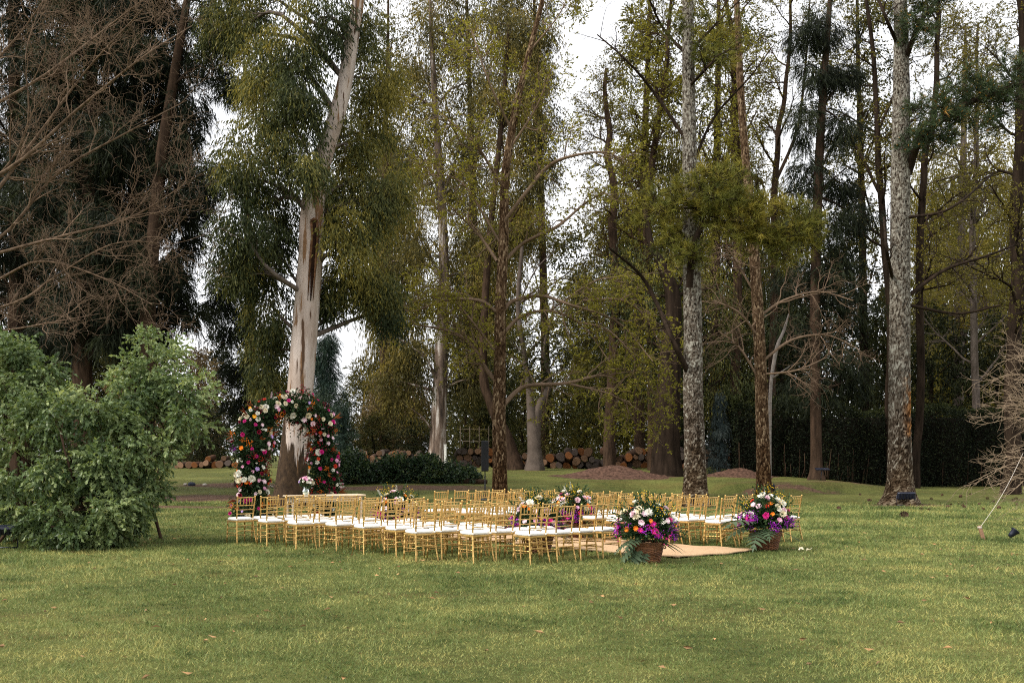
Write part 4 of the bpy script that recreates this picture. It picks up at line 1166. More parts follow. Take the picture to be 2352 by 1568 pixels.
sheoak([(335, 1122, 40), (338, 760, 34), (366, 400, 26), (396, 200, 22), (430, 0, 16), (455, -160, 6)], 36.0, [(440, 400, 50, 44, 1), (405, 330, 40, 44, 1), (450, 230, 44, 50, .5), (480, 150, 46, 40, 0), (530, 90, 50, 44, .5), (440, 90, 50, 60, 1), (490, 20, 60, 50, 0), (455, 310, 26, 40, 1), (540, 190, 30, 30, 0), (440, -90, 70, 60, 0), (470, 420, 26, 30, 0), (390, 480, 40, 50, 1)], 203, 'slender sheoak leaning right over the gap of open sky', 230, flare=.0)
sheoak([(42, 1130, 44), (40, 700, 36), (36, 340, 28), (30, 0, 22), (26, -220, 8)], 40.0, column(30, (-140, 800), 80, 40, r, 70), 204, 'dark sheoak at the far left picture edge', 230)
sheoak([(556, 1112, 40), (570, 1000, 28), (574, 800, 25), (572, 640, 22), (566, 400, 14)], 44.0, [(520, 660, 30, 30), (555, 700, 36, 40), (528, 760, 30, 30), (590, 880, 30, 60), (560, 940, 26, 50), (600, 980, 26, 40), (500, 700, 20, 20), (540, 850, 24, 40)], 205, 'slim dark trunk standing behind the left side of the flower arch', 200)

# ---------------------------------------------------------------- leafless brown tree reaching in from the left
rng = np.random.default_rng(301)
d = 25.0
P, R = footed([(-330, 1200, 70), (-300, 900, 60), (-270, 640, 54), (-240, 420, 40), (-200, 200, 26), (-180, 0, 14)], d)
t, off = tree('bare_tree', 'leafless brown tree spreading thin twigs in from the left edge', 'tree', P)
put(trunk_mesh(P, R, rng, 18, 60, .06, None, .1, P[0, 2]), 'trunk', B_BROWN, t, off)
limbs = [[(-270, 640, 30), (-80, 520, 22), (80, 320, 16), (200, 160, 10), (330, 20, 5)], [(-250, 480, 28), (0, 400, 20), (180, 250, 14), (330, 130, 9), (440, 60, 4)], [(-265, 620, 26), (-20, 560, 18), (130, 400, 14), (300, 300, 9), (430, 230, 4)],
         [(-280, 700, 26), (-60, 600, 18), (150, 540, 13), (300, 500, 9), (430, 420, 4)], [(-290, 800, 24), (0, 640, 16), (100, 600, 12), (240, 640, 8), (350, 700, 4)], [(-290, 780, 22), (20, 700, 14), (120, 640, 10), (260, 560, 7), (400, 560, 3)],
         [(-250, 450, 22), (-60, 200, 16), (60, 60, 10), (150, -80, 5)], [(-230, 350, 20), (60, 200, 14), (250, 60, 8), (380, -40, 4)], [(-285, 760, 20), (-20, 760, 12), (120, 740, 8), (230, 720, 4)], [(-270, 600, 24), (-40, 440, 16), (60, 300, 10), (60, 120, 6), (100, 0, 3)]]
mb = MB()
for li in limbs:
    li = [(a, b, w, rng.normal() * .8) for a, b, w in li]; li[0] = (*li[0][:3], 0)
    S, r_ = limb_pts(li, d); r_ = r_ * .42; V, Q = tubes(S, r_, 7); mb.add(V, Q=Q, tint=0.0)
    p, D, Ln, rr = sprout(S[None], r_[None], 13, rng, .30, .75, .12, length=np.full(13, 1.5)); B1, R1 = grow(p, D, Ln, np.clip(rr, .006, .022), rng, 6, .28, .04); V, Q = tubes(B1, R1, 4); mb.add(V, Q=Q)
    p, D, Ln, rr = sprout(B1, R1, 8, rng, .15, .85, .05, length=np.full(13 * 8, .75)); B2, R2 = grow(p, D, Ln, np.clip(rr, .0045, .008), rng, 5, .35, .05, .5); V, Q = tubes(B2, R2, 3); mb.add(V, Q=Q)
    p, D, Ln, rr = sprout(B2, R2, 5, rng, .2, .8, .02, length=np.full(13 * 40, .36)); B3, R3 = grow(p, D, Ln, np.clip(rr, .0035, .005), rng, 4, .35, .06, .6); V, Q = tubes(B3, R3, 3); mb.add(V, Q=Q)
tag(put(mb, 'branches', B_TWIG, t, off), kind='stuff')

# ---------------------------------------------------------------- leafy shrub, near left
rng = np.random.default_rng(401)
t = thing('leafy_shrub', 'big dense light green shrub at the left edge, sweeping to the lawn', 'shrub', (-7.6, 19.0, 0))
off = -np.array([-7.6, 19.0, 0])
lst = [(30, 850, 90, 56, 0), (110, 880, 70, 50, .3), (20, 960, 110, 70, -.6), (130, 960, 90, 64, -.7), (225, 940, 66, 60, -.3), (300, 900, 56, 54, .4, .05, .8), (350, 850, 44, 44, .8, .1, .5), (405, 900, 44, 46, .6, .1, .5), (440, 960, 32, 40, .4, .1, .35), (370, 970, 50, 46, .2, .05, .7), (290, 1000, 60, 54, -.4),
       (60, 1070, 100, 64, -.8), (165, 1060, 84, 64, -1.0), (250, 1080, 62, 60, -.8), (315, 1070, 34, 44, -.4, 0, .6), (110, 1160, 80, 50, -1.0), (200, 1170, 84, 46, -1.2), (265, 1160, 46, 46, -1.0, 0, .8), (20, 1170, 60, 50, .2), (-60, 900, 110, 100, 0), (-80, 1080, 120, 110, 0), (85, 810, 40, 24, .5, .1, .4), (20, 795, 36, 22, .4, .1, .5),
       (345, 795, 18, 26, 1.0, .15, .22), (385, 820, 18, 22, .8, .15, .2), (300, 845, 30, 26, .8, .1, .35), (450, 900, 20, 24, .4, .15, .18), (300, 1170, 26, 44, -.8, 0, .5), (315, 1120, 30, 40, -.6, 0, .5), (280, 1200, 40, 24, -.9, 0, .5), (395, 1035, 24, 20, 0, .1, .25), (130, 1215, 60, 20, -1.1), (215, 1225, 60, 16, -1.2, 0, .8), (350, 1040, 30, 30, -.2, .05, .4)]
cl = pclumps(lst, 19.4)
mb = MB()
for c in cl:
    c0 = np.array(c[0]); base = np.array([np.clip(c0[0], -9.5, -7.75) + rng.normal() * .25, np.clip(c0[1], 18.9, 20) + rng.normal() * .3, -.02])
    mid = lerp(base, c0, .55) + [rng.normal() * .3, rng.normal() * .3, .25]
    S = spline([base, mid, c0], 9); rr = np.linspace(.035, .010, 9); V, Q = tubes(S, rr, 5); mb.add(V, Q=Q)
    p, D, Ln, r2 = sprout(S[None], rr[None], 9, rng, .6, .6, .45, length=np.full(9, float(np.mean(c[1])))); B1, R1 = grow(p, D, Ln, np.clip(r2, .005, .01), rng, 5, .2, .02, .4); V, Q = tubes(B1, R1, 4); mb.add(V, Q=Q)
mb.v = [v + off for v in mb.v]; mb.build('stems', B_BROWN, t)
mb = MB(); LEAF['shrub'] = (.092, .062, .35, .7, False)
fill_clumps(mb, cl, 300, rng, 'shrub', 1.0, .45, (7, .30), (.45, .24), .20, .26)
tag(put(mb, 'leaves', SHRUB, t, off, False), kind='stuff')

# ---------------------------------------------------------------- budding deciduous trees
def budding(pts, d, limbs, seed, label, name='budding_tree', nb=12, n2=6, n3=3, l1=1.5, l2=.7, l3=.35, leaf=4, lsc=1.0, mat=None, bark=None, tint=.5, plates=None, hang=-.05, group='trees coming into leaf', auto=0, alen=3.0, flare=.08, lm=None, topfrac=.35):
    """trunk and measured limbs in pixels; twigs grow from them and carry small new leaves"""
    rng = np.random.default_rng(seed)
    P, R = footed(pts, d)
    if auto:
        P = spline(P, 14); R = np.interp(np.linspace(0, len(R) - 1, 14), np.arange(len(R)), R); P[2:, :2] += np.cumsum(rng.normal(size=(12, 2)) * .10, 0)
    t, off = tree(name, label, 'tree', P, group)
    put(trunk_mesh(P, R, rng, 24 if plates is None else 96, 90 if plates is None else 420, .07, plates, flare, P[0, 2]), 'trunk', bark or B_BROWN, t, off)
    S_all = []
    for li in limbs:
        li = [(q[0], q[1], q[2], q[3] if len(q) > 3 else rng.normal() * .7 * (k > 0)) for k, q in enumerate(li)]
        S_all.append(limb_pts(li, d))
    if auto:
        z0, z1 = P[0, 2] + topfrac * (P[-1, 2] - P[0, 2]), P[-1, 2]
        for k in range(auto):
            z = z0 + (z1 - z0) * (k + rng.random()) / auto
            q, r_ = on_trunk(spline(P, 60), np.interp(np.linspace(0, len(R) - 1, 60), np.arange(len(R)), R), z)
            a = rng.uniform(0, 6.28); L_ = alen * rng.uniform(.6, 1.2) * (1 - .5 * (z - z0) / (z1 - z0))
            B, Br = grow(q[None], np.array([[math.cos(a), math.sin(a), .55]]), L_, min(r_ * .45, .07), rng, 9, .16, .05)
            S_all.append((B[0], Br[0]))
    mb, lf = MB(), MB()
    for S, r_ in S_all:
        V, Q = tubes(S, r_, 7); mb.add(V, Q=Q)
        p, D, Ln, rr = sprout(S[None], r_[None], nb, rng, .22, .8, .08, length=np.full(nb, l1)); B1, R1 = grow(p, D, Ln, np.clip(rr, .006, .03), rng, 6, .25, hang, .35); V, Q = tubes(B1, R1, 4); mb.add(V, Q=Q)
        p, D, Ln, rr = sprout(B1, R1, n2, rng, .2, .8, .0, length=np.full(nb * n2, l2)); B2, R2 = grow(p, D, Ln, np.clip(rr, .005, .010), rng, 5, .3, hang, .5); V, Q = tubes(B2, R2, 3); mb.add(V, Q=Q)
        last = B2
        if n3:
            p, D, Ln, rr = sprout(B2, R2, n3, rng, .2, .8, .0, length=np.full(nb * n2 * n3, l3)); B3, R3 = grow(p, D, Ln, .0045, rng, 4, .3, hang, .6); V, Q = tubes(B3, R3, 3); mb.add(V, Q=Q); last = B3
        if leaf:
            for Bq, nn in ((last, leaf), (B2, max(1, leaf // 2))):
                p, D, Ln, rr = sprout(Bq, np.ones(Bq.shape[:2]), nn, rng, .15, .7, .15, length=np.full(len(Bq) * nn, .1))
                leaves(lf, p, D + rball(rng, len(p)) * .5, .065 * lsc * rng.uniform(.6, 1.3, len(p)), .038 * lsc, rng, np.clip(rng.normal(tint, .2, len(p)), 0, 1))
    tag(put(mb, 'branches', lm or bark or B_BROWN, t, off), kind='stuff')
    if leaf: tag(put(lf, 'crown', mat or BUD, t, off, False), kind='stuff')
    return t, off, P, R

budding([(1148, 1150, 36), (1148, 1060, 32), (1146, 950, 30), (1148, 850, 27), (1150, 700, 25), (1157, 550, 22), (1161, 400, 19), (1185, 250, 16), (1201, 180, 14), (1226, 80, 12), (1246, 0, 10), (1258, -90, 6)], 38.0,
    [[(1152, 935, 12), (1185, 900, 11), (1215, 885, 10), (1300, 880, 8), (1390, 862, 5), (1450, 900, 3)], [(1300, 880, 6), (1400, 905, 4), (1500, 960, 2)], [(1152, 770, 9), (1200, 725, 8), (1270, 715, 7), (1340, 750, 4), (1400, 830, 2)],
     [(1155, 715, 10), (1180, 690, 9), (1245, 680, 8), (1310, 700, 6), (1420, 740, 4), (1500, 830, 2)], [(1340, 690, 6), (1430, 690, 5), (1490, 740, 4), (1540, 860, 2)], [(1330, 740, 5), (1400, 760, 4), (1470, 840, 3), (1510, 930, 2)],
     [(1150, 610, 9), (1200, 560, 8), (1280, 520, 7), (1340, 470, 5), (1390, 440, 3)], [(1150, 520, 9), (1210, 440, 8), (1262, 380, 8), (1330, 355, 6), (1400, 352, 4), (1440, 385, 2)],
     [(1145, 880, 12), (1118, 850, 11), (1080, 790, 9), (1030, 760, 7), (950, 745, 3)], [(1145, 720, 9), (1100, 690, 8), (1020, 690, 6), (950, 715, 4), (890, 700, 2)], [(1142, 600, 8), (1100, 540, 6), (1040, 480, 3)], [(1156, 430, 7), (1090, 330, 5), (1010, 260, 3)],
     [(1165, 350, 6), (1230, 250, 4), (1270, 150, 2)], [(1148, 820, 6), (1070, 720, 5), (1000, 640, 3)], [(1175, 300, 6), (1120, 180, 4), (1080, 60, 2)], [(1215, 120, 5), (1280, 40, 3), (1310, -20, 2)], [(1150, 560, 6), (1060, 420, 4), (980, 400, 2)], [(1260, 715, 5), (1380, 640, 3), (1450, 660, 2)]],
    501, 'slim budding tree with orange-barked low branch arching right over the chairs', nb=14, n2=6, n3=3, l1=1.5, l2=.75, l3=.32, leaf=5, lsc=1.6, lm=B_TWIG, hang=-.07, bark=B_MOSSY, plates=(.06, .2, .015))

# pines with lichened bark
def needle_tufts(mb, clumps, n, rng, mb_twig=None, L=.27, W=.019, per=16, tint=(.5, .18), cand=.0):
    for c, rad, sh, am in clumps:
        k = int(n * am); ns = int(np.clip(4 + 10 * am, 5, 26))
        rad = np.asarray(rad) * [1.25, 1.2, 1.5]; u0 = rball(rng, ns); C = c + u0 * rad * (rng.random(ns) ** .4)[:, None]
        g = rng.integers(ns, size=k); u = rball(rng, k); P0 = C[g] + u * (.42 * rng.random(k) ** .6)[:, None]
        ax = unit(u * [1, 1, .6] + u0[g] * .5 + [0, 0, .45] + rball(rng, k) * .4)
        if mb_twig is not None:
            st = P0 - ax * .35 - u * .1
            V, Q = tubes(np.stack([st, lerp(st, P0, .5), P0], 1), np.tile([.010, .007, .004], (k, 1)), 3); mb_twig.add(V, Q=Q)
        st = np.clip(rng.normal(tint[0] + sh, tint[1], k) + rng.normal(0, .14, ns)[g], 0, .9)
        for q in range(per):
            D = unit(ax * .7 + rball(rng, k) * .85)
            leaves(mb, P0 - ax * (.14 * rng.random(k))[:, None], D, L * rng.uniform(.7, 1.15, k), W, rng, st + rng.normal(0, .05, k), True)
        if cand:
            sel = rng.random(k) < cand
            for q in range(4): leaves(mb, P0[sel], unit(ax[sel] + rball(rng, sel.sum()) * .3), .08, .03, rng, 1.0, True)

def pine(pts, d, limbs, tufts, seed, label, mat, cand, n=130, per=16, group='pines with lichened trunks', plates=(.07, .10, .026), bark_=None):
    rng = np.random.default_rng(seed)
    t, off, P, R = budding(pts, d, limbs, seed, label, 'pine_tree', 5, 3, 2, 1.0, .5, .3, 0, bark=bark_, plates=plates, group=group, lm=B_DARK, flare=.30)
    cl = pclumps(tufts, d)
    mb, tw = MB(), MB(); needle_tufts(mb, cl, n, rng, tw, per=per, cand=cand)
    tag(put(tw, 'twigs', B_DARK, t, off), kind='stuff'); tag(put(mb, 'crown', mat, t, off, False), kind='stuff')
    return t
pine([(1597, 1165, 62), (1597, 1100, 52), (1595, 1000, 46), (1592, 900, 44), (1592, 800, 42), (1590, 650, 40), (1585, 400, 33), (1582, 200, 28), (1580, 0, 24), (1578, -220, 12)], 33.0,
     [[(1585, 865, 14), (1545, 780, 12), (1510, 700, 10), (1470, 630, 8), (1400, 570, 5)], [(1584, 660, 16, -.5), (1590, 570, 15, -.9), (1612, 515, 12, -1.0), (1600, 480, 8, -1.0), (1560, 480, 5, -1)], [(1612, 515, 10, -1), (1680, 510, 7, -1.2), (1760, 520, 6, -1), (1860, 530, 4, -.6)], [(1582, 330, 9), (1500, 210, 7), (1440, 140, 5), (1372, 80, 3)],
      [(1580, 130, 8), (1520, 60, 6), (1480, -30, 3)], [(1590, 380, 8), (1640, 270, 6), (1720, 180, 4), (1780, 100, 2)], [(1588, 560, 8), (1530, 500, 6), (1490, 470, 4)], [(1584, 120, 8), (1640, 60, 5), (1700, 0, 3)], [(1582, 200, 8), (1640, 140, 6), (1680, 110, 4)]],
     [(1615, 440, 75, 46, -1.2, .05, 2.0), (1560, 470, 48, 40, -1.0, .1, .9), (1670, 440, 50, 44, -1.2, .05, 1.2), (1640, 490, 60, 34, -1.3, 0, 1.0), (1780, 500, 80, 40, -1.0, .15, 2.0), (1850, 535, 44, 34, -.8, .15, 1.0), (1730, 545, 70, 30, -1.1, .2, 1.2), (1800, 560, 56, 28, -.9, .15, 1.0), (1700, 490, 56, 36, -1.0, .1, 1.2),
      (1500, 480, 36, 36, -.6, .0, .6), (1590, 590, 40, 34, -1.0, -.05, .7), (1640, 130, 50, 40, -.8, .1, .8), (1600, 60, 50, 40, -.6, -.1, .6), (1690, 90, 44, 34, 0, .1, .5), (1540, 560, 34, 30, -.6, 0, .5)], 601, 'lichened pine trunk behind the aisle with golden green needle tufts across it', PINE, .12, 125, 16, bark_=B_LICH)
pine([(2068, 1165, 84), (2067, 1115, 60), (2066, 1000, 50), (2066, 800, 46), (2067, 600, 44), (2068, 400, 42), (2070, 250, 38), (2070, 100, 32), (2068, 0, 28), (2066, -180, 16)], 34.0,
     [[(2085, 400, 18, 0), (2115, 320, 17, -.7), (2190, 255, 14, -1), (2280, 215, 10, -1), (2390, 180, 6, -1)], [(2078, 140, 14), (2110, 60, 11), (2150, 0, 8), (2200, -60, 5)], [(2085, 680, 10), (2170, 620, 8), (2260, 590, 6), (2340, 560, 4)], [(2050, 640, 8), (2036, 570, 7), (2030, 500, 5)], [(2060, 100, 9), (2030, 30, 7), (2000, -50, 4)], [(2085, 700, 8), (2200, 720, 6), (2300, 700, 4)], [(2080, 500, 8), (2180, 480, 6), (2280, 400, 4)]],
     [(2140, 270, 60, 44, -1, 0, 1.5), (2110, 320, 44, 34, -.9, -.05, .8), (2200, 225, 60, 44, -1, 0, 1.4), (2270, 205, 60, 38, -1, 0, 1.2), (2340, 180, 60, 36, -1, 0, 1.2), (2240, 270, 50, 26, -1, -.05, .7), (2120, 60, 44, 36, -.7, .05, .8), (2090, 20, 40, 36, -.8, .05, .6), (2160, 10, 50, 36, -.5, 0, .6), (2300, 235, 40, 20, -.9, 0, .5)], 602, 'tallest lichened pine trunk right of the chairs with dark needle bough', PINE_D, .6, 130, 16, bark_=B_LICH2)

# slimmer trunks right of the aisle
budding([(1755, 1130, 36), (1753, 1050, 31), (1750, 950, 29), (1745, 800, 26), (1736, 640, 24), (1726, 500, 20), (1714, 380, 18), (1702, 220, 16), (1692, 0, 12), (1686, -140, 6)], 41.0,
    [[(1745, 780, 7), (1700, 720, 5), (1640, 690, 3)], [(1748, 880, 6), (1700, 800, 5), (1650, 760, 3)], [(1740, 730, 7), (1800, 690, 6), (1880, 670, 4), (1960, 690, 2)], [(1750, 830, 7), (1820, 780, 6), (1900, 770, 4), (1970, 800, 2)], [(1738, 680, 6), (1690, 600, 4), (1660, 560, 2)], [(1748, 860, 5), (1830, 850, 4), (1900, 820, 2)]],
    502, 'brown trunk with bare tangled side twigs behind the right flower basket', nb=14, n2=6, n3=2, l1=1.5, l2=.7, leaf=0, bark=B_PLATE, plates=(.07, .16, .018), lm=B_TWIG, flare=.15)
rng = np.random.default_rng(55); d = 42.0
P, R = footed([(1768, 1118, 8), (1768, 980, 8), (1771, 880, 8), (1784, 800, 9), (1800, 760, 7), (1812, 720, 3)], d)
t, off = tree('dead_sapling', 'thin pale dead stem leaning against the brown trunk', 'tree', P)
put(trunk_mesh(P, R, rng, 10, 40, .05), 'trunk', plain('bleached_wood', (.24, .21, .19), .8, 0, .3, 6, .1), t, off)
mb = MB(); rod(mb, [at(1773, 870, d), at(1800, 850, d - .3), at(1815, 840, d - .4)], [.05, .03, .015], 6); put(mb, 'stub', bpy.data.materials['bleached_wood'], t, off)

r = np.random.default_rng(17)
sheoak([(1876, 1122, 38), (1875, 1060, 27), (1873, 900, 25), (1872, 700, 23), (1878, 450, 22), (1888, 250, 18), (1902, 60, 13), (1915, -120, 6)], 47.0,
       [(1830, 640, 60, 50, 1), (1900, 640, 66, 54, 0), (1860, 740, 76, 54, .5), (1940, 600, 56, 60, 1), (1960, 700, 60, 56, 1), (1820, 760, 60, 50, 1), (1900, 830, 80, 54, .5), (1850, 400, 40, 44, 0), (1930, 420, 40, 40, 0), (1850, 280, 36, 40, 0), (1940, 300, 40, 44, 0), (1960, 500, 44, 40, .5), (1870, 160, 40, 44, 0), (1930, 180, 36, 40, 0), (1900, 60, 50, 50, 0), (1840, 90, 30, 36, 0), (1830, 520, 40, 36, 0), (1900, 520, 50, 40, 0), (1860, 900, 70, 40, 1), (1950, 860, 60, 50, 1)], 206, 'dark sheoak with slim flared trunk on the bank right of the aisle', 330, flare=.35)
budding([(2322, 1132, 44), (2324, 1050, 36), (2323, 850, 32), (2322, 700, 30), (2326, 400, 26), (2331, 100, 20), (2332, -140, 10)], 43.0, [], 503, 'dark trunk at the right picture edge behind the bare shrub', nb=10, n2=5, n3=3, l1=1.6, l2=.8, leaf=5, bark=B_DARK, auto=18, alen=4.2, mat=BUD2, lsc=1.3, flare=.15, topfrac=.25)
budding([(2044, 1112, 20), (2040, 900, 17), (2030, 650, 16), (2016, 420, 15), (2002, 250, 12), (1985, 60, 9), (1975, -80, 5)], 52.0, [[(2018, 440, 8), (1960, 330, 6), (1920, 330, 4), (1880, 400, 2)], [(2008, 320, 8), (2060, 200, 6), (2100, 80, 4)]], 504, 'slim trunk just left of the tallest lichened pine', nb=10, n2=5, n3=3, l1=1.9, l2=.9, leaf=5, bark=B_DARK, auto=12, alen=4.5, mat=BUD2, lsc=1.5)
budding([(2105, 1112, 18), (2103, 900, 18), (2098, 500, 16), (2108, 300, 14), (2112, 100, 10), (2114, -80, 5)], 50.0, [], 505, 'slim dark trunk just right of the tallest lichened pine', nb=9, n2=5, n3=3, l1=1.8, l2=.9, leaf=5, bark=B_DARK, auto=15, alen=4.5, mat=BUD2, lsc=1.5)
budding([(1770, 1100, 22), (1772, 800, 18), (1775, 420, 14), (1792, 250, 11), (1806, 100, 8), (1812, -60, 5)], 57.0, [[(1776, 430, 9), (1830, 300, 7), (1850, 150, 5), (1860, 0, 3)]], 506, 'forked slim tree with sparse spring leaves between pine and sheoak', nb=10, n2=5, n3=3, l1=1.8, l2=.9, leaf=5, bark=B_BROWN, auto=16, alen=4.5, mat=BUD2, lsc=1.5)
budding([(1690, 1100, 26), (1692, 800, 22), (1698, 430, 19), (1690, 280, 17), (1682, 100, 13), (1674, -60, 7)], 55.0, [], 507, 'brown trunk with yellow green leaves behind the golden pine tufts', nb=11, n2=6, n3=3, l1=1.8, l2=.9, leaf=4, bark=B_BROWN, auto=18, alen=5.0, mat=BUD, lsc=1.7)
budding([(1400, 1085, 30), (1402, 800, 24), (1398, 560, 20), (1386, 420, 18), (1366, 280, 14), (1358, 150, 7)], 54.0, [], 508, 'snag with broken reddish top against the open sky', nb=11, n2=6, n3=3, l1=1.6, l2=.8, leaf=4, bark=B_BROWN, auto=14, alen=2.0, mat=BUD2, lsc=1.6, topfrac=.35, lm=B_BROWN)
budding([(1500, 1090, 26), (1498, 800, 22), (1492, 500, 18), (1520, 250, 14), (1540, 50, 9), (1546, -80, 5)], 58.0, [], 509, 'yellow green tree just left of the aisle pine', nb=12, n2=6, n3=3, l1=2.0, l2=1.0, leaf=5, bark=B_BROWN, auto=20, alen=3.2, mat=BUD, lsc=1.8, topfrac=.3)
budding([(2240, 1110, 18), (2236, 800, 16), (2228, 500, 13), (2232, 260, 9), (2240, 60, 5)], 56.0, [], 510, 'hazy yellow green tree behind the dark needle bough', nb=12, n2=6, n3=3, l1=2.0, l2=1.0, leaf=5, bark=B_GREY, auto=22, alen=5.0, mat=BUD2, lsc=1.7, topfrac=.2)

# ---------------------------------------------------------------- middle distance eucalypts
def gum(pts, d, lst, seed, label, mat=EUC2, bark=B_GUM2, dens=430, sc=1.5, kind='euc', flare=.15, group='gum trees in the middle distance'):
    rng = np.random.default_rng(seed); P, R = footed(pts, d)
    t, off = tree('gum_tree', label, 'tree', P, group)
    put(trunk_mesh(P, R, rng, 26, 80, .10, None, flare, P[0, 2]), 'trunk', bark, t, off)
    cl = pclumps(lst, d); mb = MB(); limbs_to(mb, P, R, cl, rng, .4, .6); put(mb, 'boughs', bark, t, off)
    mb = MB(); fill_clumps(mb, cl, dens, rng, kind, sc, .2, (5, .7), (.5, .2), .55); tag(put(mb, 'crown', mat, t, off, False), kind='stuff')
    return t
gum([(1003, 1072, 50), (1006, 1010, 40), (1010, 900, 35), (1016, 760, 30), (1020, 640, 25), (1014, 450, 20), (1000, 250, 15), (990, 60, 10), (985, -80, 6)], 60.0,
    [(960, 130, 60, 60), (1040, 90, 60, 60), (1000, 20, 70, 50), (920, 220, 50, 60), (1000, 250, 56, 60, 0, .1), (1080, 190, 50, 60), (940, 340, 54, 60, 0, .15), (1060, 320, 50, 60, 0, .05), (990, 420, 50, 60, 0, .1), (910, 470, 50, 60, 0, .2), (1070, 440, 46, 60), (960, 540, 50, 54, 0, .1), (1050, 560, 44, 50), (900, 600, 46, 50, 0, 0), (1090, 640, 46, 50), (960, 680, 44, 50, 0, -.1),
     (1050, 720, 44, 60, 0, -.1), (920, 780, 40, 50, 0, .0), (960, 830, 40, 54, 0, .0), (1050, 850, 40, 60, 0, -.1), (900, 870, 36, 40, 0, 0), (930, 930, 36, 40, 0, .1), (1090, 880, 36, 56, 0, -.2), (1090, 780, 40, 44)], 701, 'streaky barked gum tree with hanging brown-green foliage left of the budding tree')
gum([(1180, 1078, 56), (1172, 1040, 40), (1160, 1000, 34), (1130, 930, 26), (1110, 850, 20), (1120, 600, 16), (1150, 300, 12), (1170, 60, 8)], 58.0,
    [(1190, 120, 46, 60), (1240, 180, 40, 60), (1140, 60, 50, 50), (1250, 290, 36, 50, 0, -.1), (1190, 260, 44, 56), (1130, 220, 44, 56), (1240, 400, 34, 50, 0, -.2), (1180, 420, 44, 54, 0, -.1), (1230, 60, 40, 40), (1220, 520, 30, 40, 0, -.1), (1150, 560, 40, 50)], 702, 'gnarled leaning trunk right beside the budding tree', dens=380, flare=.25, bark=B_BROWN)
rng = np.random.default_rng(88); d = 57.0
P, R = footed([(1228, 1078, 44), (1228, 1040, 34), (1224, 980, 28), (1216, 900, 16), (1205, 820, 13), (1190, 700, 11), (1200, 560, 8)], d)
t, off = tree('smooth_gum_tree', 'smooth grey twin-stemmed tree in front of the log pile', 'tree', P)
gb = plain('smooth_grey_bark', (.10, .078, .064), .8, 0, .35, 2, .1)
put(trunk_mesh(P, R, rng, 20, 60, .06, None, .3, P[0, 2]), 'trunk', gb, t, off)
S, r_ = limb_pts([(1230, 1010, 24), (1236, 940, 20), (1256, 900, 15), (1262, 870, 12), (1250, 800, 9), (1270, 720, 6)], d); mb = MB(); V, Q = tubes(S, r_, 12); mb.add(V, Q=Q); put(mb, 'fork', gb, t, off)
cl = pclumps([(1180, 790, 44, 50), (1240, 770, 44, 50), (1290, 800, 44, 50), (1220, 850, 36, 36), (1290, 720, 40, 44), (1310, 640, 40, 50, 0, .1), (1340, 560, 44, 50, 0, .2), (1300, 560, 40, 40)], d)
mb = MB(); limbs_to(mb, P, R, cl, rng, .4, .6); put(mb, 'boughs', gb, t, off)
mb = MB(); fill_clumps(mb, cl, 240, rng, 'far', .8, .2, (5, .6), (.5, .2), .5); tag(put(mb, 'crown', OLIVE, t, off, False), kind='stuff')
gum([(1530, 1088, 74), (1530, 1030, 62), (1532, 960, 58), (1540, 820, 48), (1545, 680, 34), (1515, 600, 24), (1495, 560, 16), (1480, 480, 10)], 52.0,
    [(1460, 690, 60, 60, 1), (1530, 760, 56, 70, 1.5), (1640, 760, 60, 70, 2), (1670, 860, 60, 70, 2), (1500, 850, 50, 60, 2), (1450, 800, 44, 60, 2), (1560, 640, 60, 50, 1.5), (1480, 600, 60, 50, 1), (1640, 660, 56, 56, 2), (1560, 880, 50, 50, 2), (1640, 940, 44, 50, 2), (1420, 640, 40, 50, 2)], 703, 'broad dark trunk standing in the mulch mound left of the aisle pine', mat=EUC, bark=B_DARK, dens=260, sc=1.4, flare=.2)

r = np.random.default_rng(19)
def crown_col(px, lo, hi, sp, sh=.1): return [(q[0], q[1], q[2], q[3], q[4] * 1.2, sh + r.normal() * .12) for q in column(px, (lo, hi), sp, 0, r, 66, 46)]
gum([(1470, 1085, 26), (1468, 800, 22), (1478, 400, 17), (1490, 100, 11), (1495, -120, 5)], 64.0, crown_col(1490, 60, 620, 50, .2), 711, 'olive yellow gum with dense crown between snag and aisle pine', mat=OLIVE, bark=B_BROWN, dens=150, sc=.9, kind='far')
gum([(1640, 1085, 26), (1642, 800, 22), (1646, 400, 17), (1650, 100, 11), (1650, -120, 5)], 66.0, crown_col(1660, -20, 480, 56, .2), 712, 'olive gum just right of the aisle pine top', mat=OLIVE, bark=B_BROWN, dens=120, sc=.9, kind='far')
gum([(1985, 1090, 24), (1984, 800, 20), (1978, 400, 15), (1970, 100, 9), (1968, -120, 5)], 64.0, crown_col(1985, -20, 620, 50, .1), 713, 'olive gum between sheoak and tallest pine', mat=OLIVE, bark=B_DARK, dens=100, sc=.9, kind='far')
gum([(2200, 1090, 24), (2204, 800, 20), (2212, 400, 15), (2216, 180, 9), (2218, 60, 5)], 68.0, crown_col(2205, 330, 760, 80, .25), 714, 'pale olive gum right of the tallest pine', mat=BUD2, bark=B_GREY, dens=120, sc=.9, kind='far')
gum([(1250, 1080, 24), (1252, 800, 20), (1240, 400, 15), (1230, 100, 9), (1225, -60, 5)], 70.0, crown_col(1205, -20, 640, 32, .05), 715, 'brownish gum just right of the budding tree top', mat=EUC2, bark=B_BROWN, dens=200, sc=1.6)
gum([(1100, 1080, 24), (1096, 800, 20), (1085, 400, 15), (1075, 100, 9), (1070, -60, 5)], 72.0, crown_col(1080, -40, 760, 70, .05), 716, 'brownish gum between the streaky gum and budding tree', mat=EUC2, bark=B_BROWN, dens=200, sc=1.6)
